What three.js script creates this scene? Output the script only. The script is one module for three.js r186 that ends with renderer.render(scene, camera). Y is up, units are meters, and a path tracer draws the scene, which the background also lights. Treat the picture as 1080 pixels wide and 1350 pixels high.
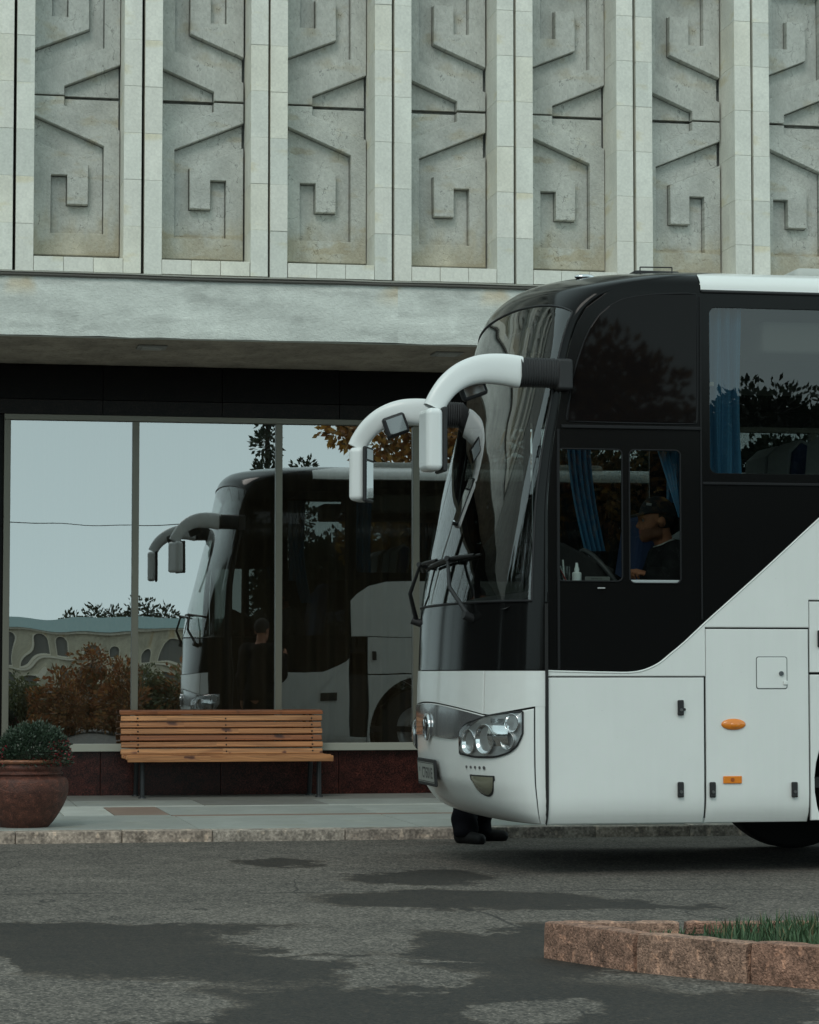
import * as THREE from 'three';
import { RoundedBoxGeometry } from 'three/addons/geometries/RoundedBoxGeometry.js';
import { mergeGeometries } from 'three/addons/utils/BufferGeometryUtils.js';

// ---------------------------------------------------------------- camera, sky, sun, exposure
const scene = new THREE.Scene();
const camera = new THREE.PerspectiveCamera(2 * Math.atan(675 / 3500) * 180 / Math.PI, 819 / 1024, 0.1, 1200);
const yaw = 10.6 * Math.PI / 180, pitch = Math.atan(214 / 3500);
camera.position.set(0, 1.17, 24);
camera.lookAt(Math.sin(yaw) * Math.cos(pitch), 1.17 + Math.sin(pitch), 24 - Math.cos(yaw) * Math.cos(pitch));

const renderer = new THREE.WebGLRenderer({ antialias: true });
renderer.toneMapping = THREE.LinearToneMapping;
renderer.toneMappingExposure = 0.92;
renderer.shadowMap.enabled = true;

// seeded random numbers and noise
let seed = 7;
function rnd() { seed = (seed + 0x6D2B79F5) | 0; let t = Math.imul(seed ^ (seed >>> 15), 1 | seed); t = (t + Math.imul(t ^ (t >>> 7), 61 | t)) ^ t; return ((t ^ (t >>> 14)) >>> 0) / 4294967296; }
const rr = (a, b) => a + (b - a) * rnd();
function hash(i, j, k) { let h = Math.imul(i, 374761393) + Math.imul(j, 668265263) + Math.imul(k, 1442695041); h = Math.imul(h ^ (h >>> 13), 1274126177); h ^= h >>> 16; return (h >>> 0) / 4294967296; }
function vnoise(x, y, per, k = 0) {
  const xi = Math.floor(x), yi = Math.floor(y), fx = x - xi, fy = y - yi, sx = fx * fx * (3 - 2 * fx), sy = fy * fy * (3 - 2 * fy);
  const m = per ? (v) => ((v % per) + per) % per : (v) => v;
  const a = hash(m(xi), m(yi), k), b = hash(m(xi + 1), m(yi), k), c = hash(m(xi), m(yi + 1), k), d = hash(m(xi + 1), m(yi + 1), k);
  return a + (b - a) * sx + (c - a) * sy + (a - b - c + d) * sx * sy;
}
function fbm(x, y, oct, per, k = 0) { let s = 0, a = 0.5, n = 0; for (let o = 0; o < oct; o++) { s += a * vnoise(x, y, per, k + o * 17); n += a; x *= 2; y *= 2; if (per) per *= 2; a *= 0.5; } return s / n; }
const clamp = (v, a = 0, b = 1) => Math.min(b, Math.max(a, v));
const sstep = (a, b, v) => { const t = clamp((v - a) / (b - a)); return t * t * (3 - 2 * t); };
const lerp = (a, b, t) => a + (b - a) * t;

// overcast sky: one even layer of thin cloud
{
  const W = 512, H = 256, d = new Float32Array(W * H * 4);
  for (let j = 0; j < H; j++) for (let i = 0; i < W; i++) {
    const el = Math.max(0, Math.sin(((j + 0.5) / H - 0.5) * Math.PI));
    const cl = 0.94 + 0.12 * fbm(i / W * 8, j / H * 8, 4, 8, 3);
    const b = (0.78 + 0.86 * Math.exp(-el * 3.0)) * cl;
    d.set([b * 0.765, b * 0.985, b * 1.0, 1], (j * W + i) * 4);
  }
  const sky = new THREE.DataTexture(d, W, H, THREE.RGBAFormat, THREE.FloatType);
  sky.mapping = THREE.EquirectangularReflectionMapping; sky.magFilter = THREE.LinearFilter; sky.minFilter = THREE.LinearFilter; sky.wrapS = THREE.RepeatWrapping; sky.needsUpdate = true;
  scene.background = sky; scene.environment = sky;
}
const sun = new THREE.DirectionalLight(new THREE.Color().setRGB(1, 0.95, 0.88), 0.9);
sun.position.set(-9, 26, 30); sun.target.position.set(3, 0, 5);
sun.castShadow = true; sun.shadow.radius = 45; sun.shadow.mapSize.set(2048, 2048);
Object.assign(sun.shadow.camera, { left: -25, right: 25, top: 25, bottom: -25, near: 1, far: 90 });
scene.add(sun, sun.target);

// ---------------------------------------------------------------- helpers
const used = {};
function numbered(n) { used[n] = (used[n] ?? -1) + 1; return used[n] ? n + '_' + String(used[n]).padStart(3, '0') : n; }
function col(r, g, b) { return new THREE.Color().setRGB(r, g, b); }
function mat(r, g, b, rough = 0.8, o = {}) { return new THREE.MeshStandardMaterial({ color: col(r, g, b), roughness: rough, side: THREE.DoubleSide, ...o }); }
function phys(r, g, b, rough, o = {}) { return new THREE.MeshPhysicalMaterial({ color: col(r, g, b), roughness: rough, side: THREE.DoubleSide, ...o }); }
function mesh(name, geo, m, parent) { const o = new THREE.Mesh(geo, m); o.name = parent ? name : numbered(name); o.castShadow = o.receiveShadow = true; (parent || scene).add(o); return o; }
function group(name, parent, x = 0, y = 0, z = 0) { const g = new THREE.Group(); g.name = parent ? name : numbered(name); g.position.set(x, y, z); (parent || scene).add(g); return g; }
function tag(o, label, category, grp) { o.userData.label = label; o.userData.category = category; if (grp) o.userData.group = grp; return o; }
function kind(o, k, label) { o.userData.kind = k; if (label) o.userData.label = label; return o; }
function tex(w, h, fn, o = {}) {
  const d = new Uint8Array(w * h * 4);
  for (let j = 0; j < h; j++) for (let i = 0; i < w; i++) { const c = fn(i / w, j / h, i, j), p = (j * w + i) * 4; d[p] = clamp(c[0]) * 255; d[p + 1] = clamp(c[1]) * 255; d[p + 2] = clamp(c[2]) * 255; d[p + 3] = 255; }
  const t = new THREE.DataTexture(d, w, h, THREE.RGBAFormat); t.wrapS = t.wrapT = THREE.RepeatWrapping; t.magFilter = THREE.LinearFilter; t.minFilter = THREE.LinearMipmapLinearFilter; t.generateMipmaps = true;
  if (!o.data) t.colorSpace = THREE.SRGBColorSpace; t.needsUpdate = true; return t;
}
// uv in metres, taken across the axis that a face looks along
function boxUV(g, ox = 0, oy = 0, s = 1) {
  if (g.index) g = g.toNonIndexed();
  const p = g.attributes.position, n = g.attributes.normal, uv = new Float32Array(p.count * 2);
  for (let i = 0; i < p.count; i++) {
    const ax = Math.abs(n.getX(i)), ay = Math.abs(n.getY(i)), az = Math.abs(n.getZ(i));
    let u, v; if (az >= ax && az >= ay) { u = p.getX(i); v = p.getY(i); } else if (ax >= ay) { u = p.getZ(i); v = p.getY(i); } else { u = p.getX(i); v = p.getZ(i); }
    uv[2 * i] = (u + ox) * s; uv[2 * i + 1] = (v + oy) * s;
  }
  g.setAttribute('uv', new THREE.BufferAttribute(uv, 2)); return g;
}
function box(x0, x1, y0, y1, z0, z1) { const g = new THREE.BoxGeometry(x1 - x0, y1 - y0, z1 - z0); g.translate((x0 + x1) / 2, (y0 + y1) / 2, (z0 + z1) / 2); return g; }
function rbox(x0, x1, y0, y1, z0, z1, r = 0.01, s = 1) { const g = new RoundedBoxGeometry(x1 - x0, y1 - y0, z1 - z0, s, r); g.translate((x0 + x1) / 2, (y0 + y1) / 2, (z0 + z1) / 2); return g; }
function bar(a, b, r, seg = 8, r2 = r) {
  const A = new THREE.Vector3(...a), B = new THREE.Vector3(...b), d = B.clone().sub(A), g = new THREE.CylinderGeometry(r2, r, d.length(), seg);
  g.applyQuaternion(new THREE.Quaternion().setFromUnitVectors(new THREE.Vector3(0, 1, 0), d.clone().normalize())); g.translate(...A.add(B).multiplyScalar(0.5).toArray()); return g;
}
function tube(pts, r, n = 32, seg = 8) { return new THREE.TubeGeometry(new THREE.CatmullRomCurve3(pts.map(p => new THREE.Vector3(...p))), n, r, seg); }
function merge(list) { return mergeGeometries(list.map(g => { g = g.index ? g.toNonIndexed() : g; for (const k of Object.keys(g.attributes)) if (!['position', 'normal', 'uv'].includes(k)) g.deleteAttribute(k); return g; })); }
// a grid of points fn(s,t) with smooth normals
function grid(fn, ns, nt) {
  const p = [], uv = [], ix = [];
  for (let j = 0; j <= nt; j++) for (let i = 0; i <= ns; i++) { p.push(...fn(i / ns, j / nt)); uv.push(i / ns, j / nt); }
  for (let j = 0; j < nt; j++) for (let i = 0; i < ns; i++) { const a = j * (ns + 1) + i, b = a + 1, c = a + ns + 1, d = c + 1; ix.push(a, b, d, a, d, c); }
  const g = new THREE.BufferGeometry(); g.setAttribute('position', new THREE.Float32BufferAttribute(p, 3)); g.setAttribute('uv', new THREE.Float32BufferAttribute(uv, 2)); g.setIndex(ix); g.computeVertexNormals(); return g;
}
function shape(pts, holes = []) { const s = new THREE.Shape(pts.map(p => new THREE.Vector2(...p))); for (const h of holes) s.holes.push(new THREE.Path(h.map(p => new THREE.Vector2(...p)))); return s; }
function rrect(x0, x1, y0, y1, r, n = 5) { const o = []; for (const [cx, cy, a] of [[x1 - r, y0 + r, -Math.PI / 2], [x1 - r, y1 - r, 0], [x0 + r, y1 - r, Math.PI / 2], [x0 + r, y0 + r, Math.PI]]) for (let k = 0; k <= n; k++) { const t = a + k / n * Math.PI / 2; o.push([cx + r * Math.cos(t), cy + r * Math.sin(t)]); } return o; }
function extr(s, d, bev = 0.003, z = 0) { const g = new THREE.ExtrudeGeometry(s, { depth: d - 2 * bev, bevelEnabled: bev > 0, bevelThickness: bev, bevelSize: bev, bevelOffset: -bev, bevelSegments: 2, curveSegments: 8 }); g.translate(0, 0, z - d + bev); return g; }  // front face at z
function pchip(tb) {
  const n = tb.length, X = tb.map(p => p[0]), Y = tb.map(p => p[1]), d = [], m = [];
  for (let i = 0; i < n - 1; i++) d.push((Y[i + 1] - Y[i]) / (X[i + 1] - X[i]));
  m[0] = d[0]; m[n - 1] = d[n - 2];
  for (let i = 1; i < n - 1; i++) { if (d[i - 1] * d[i] <= 0) m[i] = 0; else { const h0 = X[i] - X[i - 1], h1 = X[i + 1] - X[i], w1 = 2 * h1 + h0, w2 = h1 + 2 * h0; m[i] = (w1 + w2) / (w1 / d[i - 1] + w2 / d[i]); } }
  return x => { if (x <= X[0]) return Y[0]; if (x >= X[n - 1]) return Y[n - 1]; let i = 0; while (x > X[i + 1]) i++; const h = X[i + 1] - X[i], t = (x - X[i]) / h, t2 = t * t, t3 = t2 * t; return (2 * t3 - 3 * t2 + 1) * Y[i] + (t3 - 2 * t2 + t) * h * m[i] + (3 * t2 - 2 * t3) * Y[i + 1] + (t3 - t2) * h * m[i + 1]; };
}
// naive surface nets: a mesh of f(x,y,z) = 0
function nets(f, lo, hi, cell) {
  const n = [0, 1, 2].map(k => Math.ceil((hi[k] - lo[k]) / cell) + 1), [nx, ny, nz] = n, v = new Float32Array(nx * ny * nz), id = (i, j, k) => (k * ny + j) * nx + i;
  for (let k = 0; k < nz; k++) for (let j = 0; j < ny; j++) for (let i = 0; i < nx; i++) v[id(i, j, k)] = f(lo[0] + i * cell, lo[1] + j * cell, lo[2] + k * cell);
  const at = new Int32Array(nx * ny * nz).fill(-1), P = [], I = [];
  for (let k = 0; k < nz - 1; k++) for (let j = 0; j < ny - 1; j++) for (let i = 0; i < nx - 1; i++) {
    let sx = 0, sy = 0, sz = 0, c = 0;
    const e = (a, b, c0, d, e1, f1) => { const va = v[id(i + a, j + b, k + c0)], vb = v[id(i + d, j + e1, k + f1)]; if ((va < 0) !== (vb < 0)) { const t = va / (va - vb); sx += a + (d - a) * t; sy += b + (e1 - b) * t; sz += c0 + (f1 - c0) * t; c++; } };
    for (const a of [0, 1]) for (const b of [0, 1]) { e(0, a, b, 1, a, b); e(a, 0, b, a, 1, b); e(a, b, 0, a, b, 1); }
    if (c) { at[id(i, j, k)] = P.length / 3; P.push(lo[0] + (i + sx / c) * cell, lo[1] + (j + sy / c) * cell, lo[2] + (k + sz / c) * cell); }
  }
  const quad = (a, b, c, d, flip) => { if (a < 0 || b < 0 || c < 0 || d < 0) return; if (flip) I.push(a, c, b, a, d, c); else I.push(a, b, c, a, c, d); };
  for (let k = 1; k < nz - 1; k++) for (let j = 1; j < ny - 1; j++) for (let i = 1; i < nx - 1; i++) {
    const s = v[id(i, j, k)] < 0;
    if (s !== (v[id(i + 1, j, k)] < 0)) quad(at[id(i, j - 1, k - 1)], at[id(i, j, k - 1)], at[id(i, j, k)], at[id(i, j - 1, k)], !s);
    if (s !== (v[id(i, j + 1, k)] < 0)) quad(at[id(i - 1, j, k - 1)], at[id(i - 1, j, k)], at[id(i, j, k)], at[id(i, j, k - 1)], !s);
    if (s !== (v[id(i, j, k + 1)] < 0)) quad(at[id(i - 1, j - 1, k)], at[id(i, j - 1, k)], at[id(i, j, k)], at[id(i - 1, j, k)], !s);
  }
  const g = new THREE.BufferGeometry(); g.setAttribute('position', new THREE.Float32BufferAttribute(P, 3)); g.setIndex(I); g.computeVertexNormals();
  g.setAttribute('uv', new THREE.Float32BufferAttribute(new Float32Array(P.length / 3 * 2), 2)); return g;
}
const smin = (a, b, k) => { const h = clamp(0.5 + 0.5 * (b - a) / k); return lerp(b, a, h) - k * h * (1 - h); };
function bone(b, x, y, z) { // tapered capsule [a, ra, b, rb]
  const [A, ra, B, rb] = b, dx = B[0] - A[0], dy = B[1] - A[1], dz = B[2] - A[2], l = dx * dx + dy * dy + dz * dz;
  const t = clamp(((x - A[0]) * dx + (y - A[1]) * dy + (z - A[2]) * dz) / l), px = x - A[0] - dx * t, py = y - A[1] - dy * t, pz = z - A[2] - dz * t;
  return Math.sqrt(px * px + py * py + pz * pz) - lerp(ra, rb, t);
}
function ell(c, r, x, y, z) { const a = (x - c[0]) / r[0], b = (y - c[1]) / r[1], d = (z - c[2]) / r[2], k = Math.sqrt(a * a + b * b + d * d); return (k - 1) * Math.min(...r); }
function field(bones, k, grow = 0) { return (x, y, z) => { let d = 9; for (const b of bones) d = smin(d, b.length === 2 ? ell(b[0], b[1], x, y, z) : bone(b, x, y, z), k); return d - grow; }; }

// small pointed leaves at places fn(i) -> [x,y,z,nx,ny,nz]
function leaves(n, fn, size, elong = 2.4) { const P = [], N = [], I = []; for (let i = 0; i < n; i++) { const [x, y, z, nx, ny, nz] = fn(i), s = size * rr(0.7, 1.3); const d = new THREE.Vector3(nx + rr(-0.8, 0.8), ny + rr(-0.5, 0.9), nz + rr(-0.8, 0.8)).normalize(), q = new THREE.Vector3(rr(-1, 1), rr(-1, 1), rr(-1, 1)).cross(d).normalize(), m = q.clone().cross(d); const k = P.length / 3; P.push(x, y, z, x + d.x * s * elong * 0.5 + q.x * s * 0.5, y + d.y * s * elong * 0.5 + q.y * s * 0.5, z + d.z * s * elong * 0.5 + q.z * s * 0.5, x + d.x * s * elong, y + d.y * s * elong, z + d.z * s * elong, x + d.x * s * elong * 0.5 - q.x * s * 0.5, y + d.y * s * elong * 0.5 - q.y * s * 0.5, z + d.z * s * elong * 0.5 - q.z * s * 0.5); for (let e = 0; e < 4; e++) N.push(m.x, m.y, m.z); I.push(k, k + 1, k + 2, k, k + 2, k + 3); } const g = new THREE.BufferGeometry(); g.setAttribute('position', new THREE.Float32BufferAttribute(P, 3)); g.setAttribute('normal', new THREE.Float32BufferAttribute(N, 3)); g.setAttribute('uv', new THREE.Float32BufferAttribute(new Float32Array(P.length / 3 * 2), 2)); g.setIndex(I); return g; }

// ---------------------------------------------------------------- textures
const T = {};
T.concrete = tex(512, 512, (u, v) => { const a = fbm(u * 6, v * 6, 5, 6, 1), b = fbm(u * 40, v * 40, 3, 40, 5), s = fbm(u * 24, v * 3, 3, 3, 9), p = fbm(u * 64, v * 64, 2, 64, 12) > 0.74 ? -0.12 : 0, g = 0.69 + (a - 0.5) * 0.22 + (b - 0.5) * 0.12 + (s - 0.5) * 0.07 + p; return [g, g, g * 0.985]; });
T.bump = tex(512, 512, (u, v) => { const g = 0.5 + (fbm(u * 60, v * 60, 3, 60, 2) - 0.5) * 0.6 + (fbm(u * 14, v * 14, 3, 14, 4) - 0.5) * 0.5; return [g, g, g]; }, { data: true });
T.stucco = tex(1024, 512, (u, v) => {
  const a = fbm(u * 10, v * 5, 5, 5, 21), f = fbm(u * 160, v * 80, 3, 80, 23), st = fbm(u * 26, v * 1.5, 4, 0, 25), rust = sstep(0.62, 0.82, fbm(u * 9, v * 1.2 + 3, 4, 0, 31)) * sstep(0.55, 1, v), w = sstep(0.60, 0.78, st);
  const g = 0.80 + (a - 0.5) * 0.17 + (f - 0.5) * 0.1 + w * 0.025 - sstep(0.55, 0.8, fbm(u * 14, v * 6, 4, 0, 41)) * 0.06;
  return [g * 0.99 - rust * 0.02, g - rust * 0.09, g * 0.985 - rust * 0.17];
});
const reliefTex = [0, 1, 2].map(k => tex(256, 512, (u, v) => {
  const a = fbm(u * 4, v * 7, 5, 0, 50 + k * 9), b = fbm(u * 50, v * 90, 3, 0, 53 + k), cr = Math.abs(fbm(u * 5, v * 9, 5, 0, 91 + k * 3) - 0.5) < 0.006 && a > 0.52 ? -0.16 : 0;
  const dirt = clamp(sstep(0.30, 0.0, v + (fbm(u * 9, v * 9, 4, 0, 60 + k) - 0.5) * 0.34) * 0.8 + sstep(0.62, 0.78, fbm(u * 3 + 5, v * 14, 5, 0, 64 + k * 5)) * 0.6);
  const pit = fbm(u * 70, v * 130, 2, 0, 77 + k) > 0.82 ? -0.08 : 0, g = 0.745 + (a - 0.5) * 0.17 + (b - 0.5) * 0.1 + cr + pit;
  return [g - dirt * 0.05, g - dirt * 0.085, g * 0.985 - dirt * 0.14];
}));
T.marble = tex(512, 512, (u, v) => { const w = fbm(u * 5, v * 5, 4, 5, 71), a = fbm(u * 7 + w * 2, v * 3 + w, 5, 0, 73), f = fbm(u * 90, v * 90, 2, 90, 75), br = sstep(0.60, 0.8, fbm(u * 4, v * 9, 5, 0, 79)); const g = 0.87 + (a - 0.5) * 0.11 + (f - 0.5) * 0.07; return [g - br * 0.03, g - br * 0.05, g * 0.98 - br * 0.10]; });
T.granite = tex(512, 512, (u, v) => { const a = fbm(u * 120, v * 120, 2, 120, 81), b = fbm(u * 12, v * 12, 4, 12, 83), g = 0.5 + (a - 0.5) * 0.9 + (b - 0.5) * 0.35; return [g, g * 0.96, g * 0.95]; });
T.wood = tex(1024, 256, (u, v) => {
  const w = fbm(u * 4, v * 3, 3, 0, 101), g = fbm(u * 5, v * 70 + w * 6, 4, 0, 103), k = fbm(u * 18, v * 12, 2, 0, 107), knot = sstep(0.80, 0.92, k), a = fbm(u * 3, v * 8, 4, 0, 109), dk = sstep(0.55, 0.75, a);
  const b = 0.86 + (g - 0.5) * 0.45 - knot * 0.4 - dk * 0.16; return [b, b * (0.93 - knot * 0.1 - dk * 0.06), b * (0.86 - dk * 0.12)];
});
T.paint = tex(512, 512, (u, v, i, j) => { const a = fbm(u * 5, v * 5, 4, 5, 181), st = fbm(u * 40, v * 3, 3, 0, 183), h = fbm(u * 90, v * 90, 2, 90, 185), g = 0.985 + (a - 0.5) * 0.03 + (st - 0.5) * 0.012 - (h > 0.90 ? 0.03 : 0); return [g, g * 0.998, g * 0.992]; });
T.speck = tex(512, 512, (u, v) => { const a = fbm(u * 128, v * 128, 2, 128, 111), b = fbm(u * 16, v * 16, 4, 16, 113), g = 0.62 + (a - 0.5) * 0.5 + (b - 0.5) * 0.3; return [g, g, g]; });
T.clay = tex(512, 512, (u, v) => { const a = fbm(u * 60, v * 60, 3, 60, 121), b = fbm(u * 8, v * 8, 4, 8, 123), l = sstep(0.66, 0.8, fbm(u * 14, v * 14, 4, 14, 127)), g = 0.62 + (a - 0.5) * 0.4 + (b - 0.5) * 0.4; return [g + l * 0.18, g * 0.98 + l * 0.16, g * 0.96 + l * 0.14]; });
function rep(t, x, y, ox = 0, oy = 0) { const c = t.clone(); c.repeat.set(x, y); c.offset.set(ox, oy); c.needsUpdate = true; return c; }

// ---------------------------------------------------------------- ground, road, pavement
kind(mesh('ground', boxUV(box(-260, 260, -0.5, -0.012, -120, 330)), mat(0.2, 0.195, 0.18, 0.95, { map: rep(T.speck, 0.4, 0.4) })), 'structure', 'grey open ground around the street');
const wetList = [[2.28, 7.49, 0.251, 0.047, -0.055, 0.398, 1], [2.86, 8.86, 0.464, 0.087, -0.106, 0.563, 1], [2.69, 10.35, 0.718, 0.134, -0.118, 0.595, 1], [3.29, 10.65, 0.383, 0.072, -0.109, 0.442, 1], [0.82, 11.74, 1.156, 0.216, -0.026, 0.396, 1], [0.97, 12.78, 1.030, 0.193, -0.089, 1.036, 1], [1.78, 14.78, 1.097, 0.205, -0.211, 1.094, 1], [2.62, 12.83, 0.511, 0.096, -0.292, 1.245, 1], [1.77, 12.35, 0.492, 0.092, -0.085, 0.562, 0], [0.37, 13.30, 0.094, 0.018, -0.014, 0.408, 0], [0.69, 14.44, 0.490, 0.092, -0.042, 0.591, 0], [1.83, 13.84, 0.282, 0.053, -0.086, 0.479, 0], [2.65, 11.75, 0.147, 0.027, -0.072, 0.332, 0], [1.88, 13.13, 0.338, 0.063, -0.020, 0.115, 0], [2.75, 14.96, 0.523, 0.098, -0.137, 0.449, 1], [1.36, 12.44, 0.227, 0.042, -0.019, 0.161, 1], [4.49, 9.67, 0.666, 0.125, -0.227, 0.722, 0], [2.10, 15.05, 0.307, 0.057, -0.065, 0.276, 0], [3.69, 10.95, 0.339, 0.063, -0.060, 0.212, 1]];
function wet(x, z) { // damp patches on the asphalt, in metres
  let w = 0; const n1 = fbm(x * 2.2, z * 1.1, 5, 0, 131) - 0.5, n2 = fbm(x * 2.2 + 40, z * 1.1, 5, 0, 137) - 0.5, n3 = fbm(x * 6, z * 5, 4, 0, 139) - 0.5, n4 = fbm(x * 28, z * 22, 3, 0, 140) - 0.5;
  for (const [cx, cz, ux, uz, vx, vz, s] of wetList) {
    const dx = x - cx + n1 * 0.38 + n3 * 0.22 + n4 * 0.1, dz = z - cz + n2 * 0.85 + n3 * 0.45 + n4 * 0.3, det = ux * vz - uz * vx, a = (dx * vz - dz * vx) / det, b = (ux * dz - uz * dx) / det, r = Math.sqrt(a * a + b * b);
    if (r < 1.4) w = lerp(w, s, 1 - sstep(0.82, 1.08, r));
  }
  if (z > 16 || x < -0.6 || x > 6) w = Math.max(w, sstep(0.52, 0.6, fbm(x * 0.5, z * 0.5, 4, 0, 141)));
  return w;
}
const RX0 = -1.2, RX1 = 8.2, RZ0 = 5.2, RZ1 = 17.2;
const wetCache = new Float32Array(1024 * 1024);
for (let j = 0; j < 1024; j++) for (let i = 0; i < 1024; i++) wetCache[j * 1024 + i] = wet(lerp(RX0, RX1, i / 1024), lerp(RZ1, RZ0, j / 1024));
const wetAt = (u, v) => { const x = clamp(u * 1024 - 0.5, 0, 1022.9), y = clamp(v * 1024 - 0.5, 0, 1022.9), i = x | 0, j = y | 0, f = x - i, g = y - j, a = wetCache[j * 1024 + i], b = wetCache[j * 1024 + i + 1], c = wetCache[j * 1024 + 1024 + i], d = wetCache[j * 1024 + 1025 + i]; return a + (b - a) * f + (c - a) * g + (a - b - c + d) * f * g; };
const crackCol = new Float32Array(2048), crackW = new Float32Array(2048);
for (let i = 0; i < 2048; i++) { const x = lerp(RX0, RX1, i / 2048); crackCol[i] = 9.55 + 0.1 * x + 0.22 * (fbm(x * 1.5, 3, 4, 0, 151) - 0.5); crackW[i] = 0.012 + 0.03 * (vnoise(x * 3, 1, 0, 5) - 0.3); }
const toneCache = new Float32Array(768 * 768), veinCache = new Float32Array(768 * 768);
for (let j = 0; j < 768; j++) for (let i = 0; i < 768; i++) { const x = lerp(RX0, RX1, i / 768), z = lerp(RZ1, RZ0, j / 768); toneCache[j * 768 + i] = (fbm(x * 0.9, z * 0.9, 4, 0, 161) - 0.5) * 0.12 + (fbm(x * 5, z * 5, 3, 0, 163) - 0.5) * 0.11; veinCache[j * 768 + i] = fbm(x * 0.7, z * 0.35, 4, 0, 153); }
const bil = (A, n, u, v) => { const x = clamp(u * n - 0.5, 0, n - 1.1), y = clamp(v * n - 0.5, 0, n - 1.1), i = x | 0, j = y | 0, f = x - i, g = y - j, p = j * n + i, a = A[p], b = A[p + 1], c = A[p + n], d = A[p + n + 1]; return a + (b - a) * f + (c - a) * g + (a - b - c + d) * f * g; };
T.asphalt = tex(2048, 2048, (u, v, i, j) => {
  const x = lerp(RX0, RX1, u), z = lerp(RZ1, RZ0, v), w = wetAt(u, v), h = hash(i, j, 9), h2 = vnoise(i * 0.5, j * 0.36, 0, 15), h3 = vnoise(i * 0.19, j * 0.11, 0, 16), peb = vnoise(i * 0.33, j * 0.22, 0, 18);
  let g = 0.425 + (h2 - 0.5) * 0.30 + (h - 0.5) * 0.20 + (h3 - 0.5) * 0.06 + bil(toneCache, 768, u, v);
  if (h > 0.99) g += 0.28; if (peb > 0.955) g += 0.10;
  g *= lerp(1, 0.43, w);
  if (Math.abs(z - crackCol[i]) < crackW[i] || Math.abs(bil(veinCache, 768, u, v) - 0.5) < 0.0012 || (z > 10.6 && z < 12.6 && Math.abs(x - 2.75 - 0.25 * (z - 11.4) - 0.1 * Math.sin(z * 3)) < 0.011)) g *= 0.62;
  const br = w * 0.08;
  return [g * (1.03 + br), g * 0.985, g * (0.945 - br)];
});
T.asphaltRough = tex(1024, 1024, (u, v) => { const w = wetAt(u, v), g = lerp(0.94, 0.78, w); return [g, g, g]; }, { data: true });
T.asphaltBump = tex(512, 512, (u, v, i, j) => { const g = 0.5 * vnoise(u * 220, v * 220, 220, 171) + 0.3 * vnoise(u * 110, v * 110, 110, 173) + 0.2 * hash(i, j, 3); return [g, g, g]; }, { data: true });
{
  const g = new THREE.PlaneGeometry(RX1 - RX0, RZ1 - RZ0); g.rotateX(-Math.PI / 2); g.translate((RX0 + RX1) / 2, 0, (RZ0 + RZ1) / 2);
  kind(mesh('road', g, mat(0.66, 0.625, 0.58, 1, { map: T.asphalt, roughnessMap: T.asphaltRough, bumpMap: rep(T.asphaltBump, 9, 11), bumpScale: 0.006 })), 'structure', 'worn grey asphalt with darker damp patches');
  const far = new THREE.Shape([[-90, -5.2], [90, -5.2], [90, -29], [-90, -29]].map(p => new THREE.Vector2(...p)));
  far.holes.push(new THREE.Path([[RX0, -RZ0 - 0.001], [RX0, -RZ1], [RX1, -RZ1], [RX1, -RZ0 - 0.001]].map(p => new THREE.Vector2(...p))));
  const fg = new THREE.ShapeGeometry(far); fg.rotateX(-Math.PI / 2);
  kind(mesh('road', boxUV(fg), mat(0.27, 0.255, 0.235, 0.92, { map: rep(T.speck, 0.7, 0.7), bumpMap: T.bump, bumpScale: 0.004 })), 'structure', 'rest of the grey asphalt street beyond the damp stretch');
}
const PAVE = 0.085;
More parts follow.
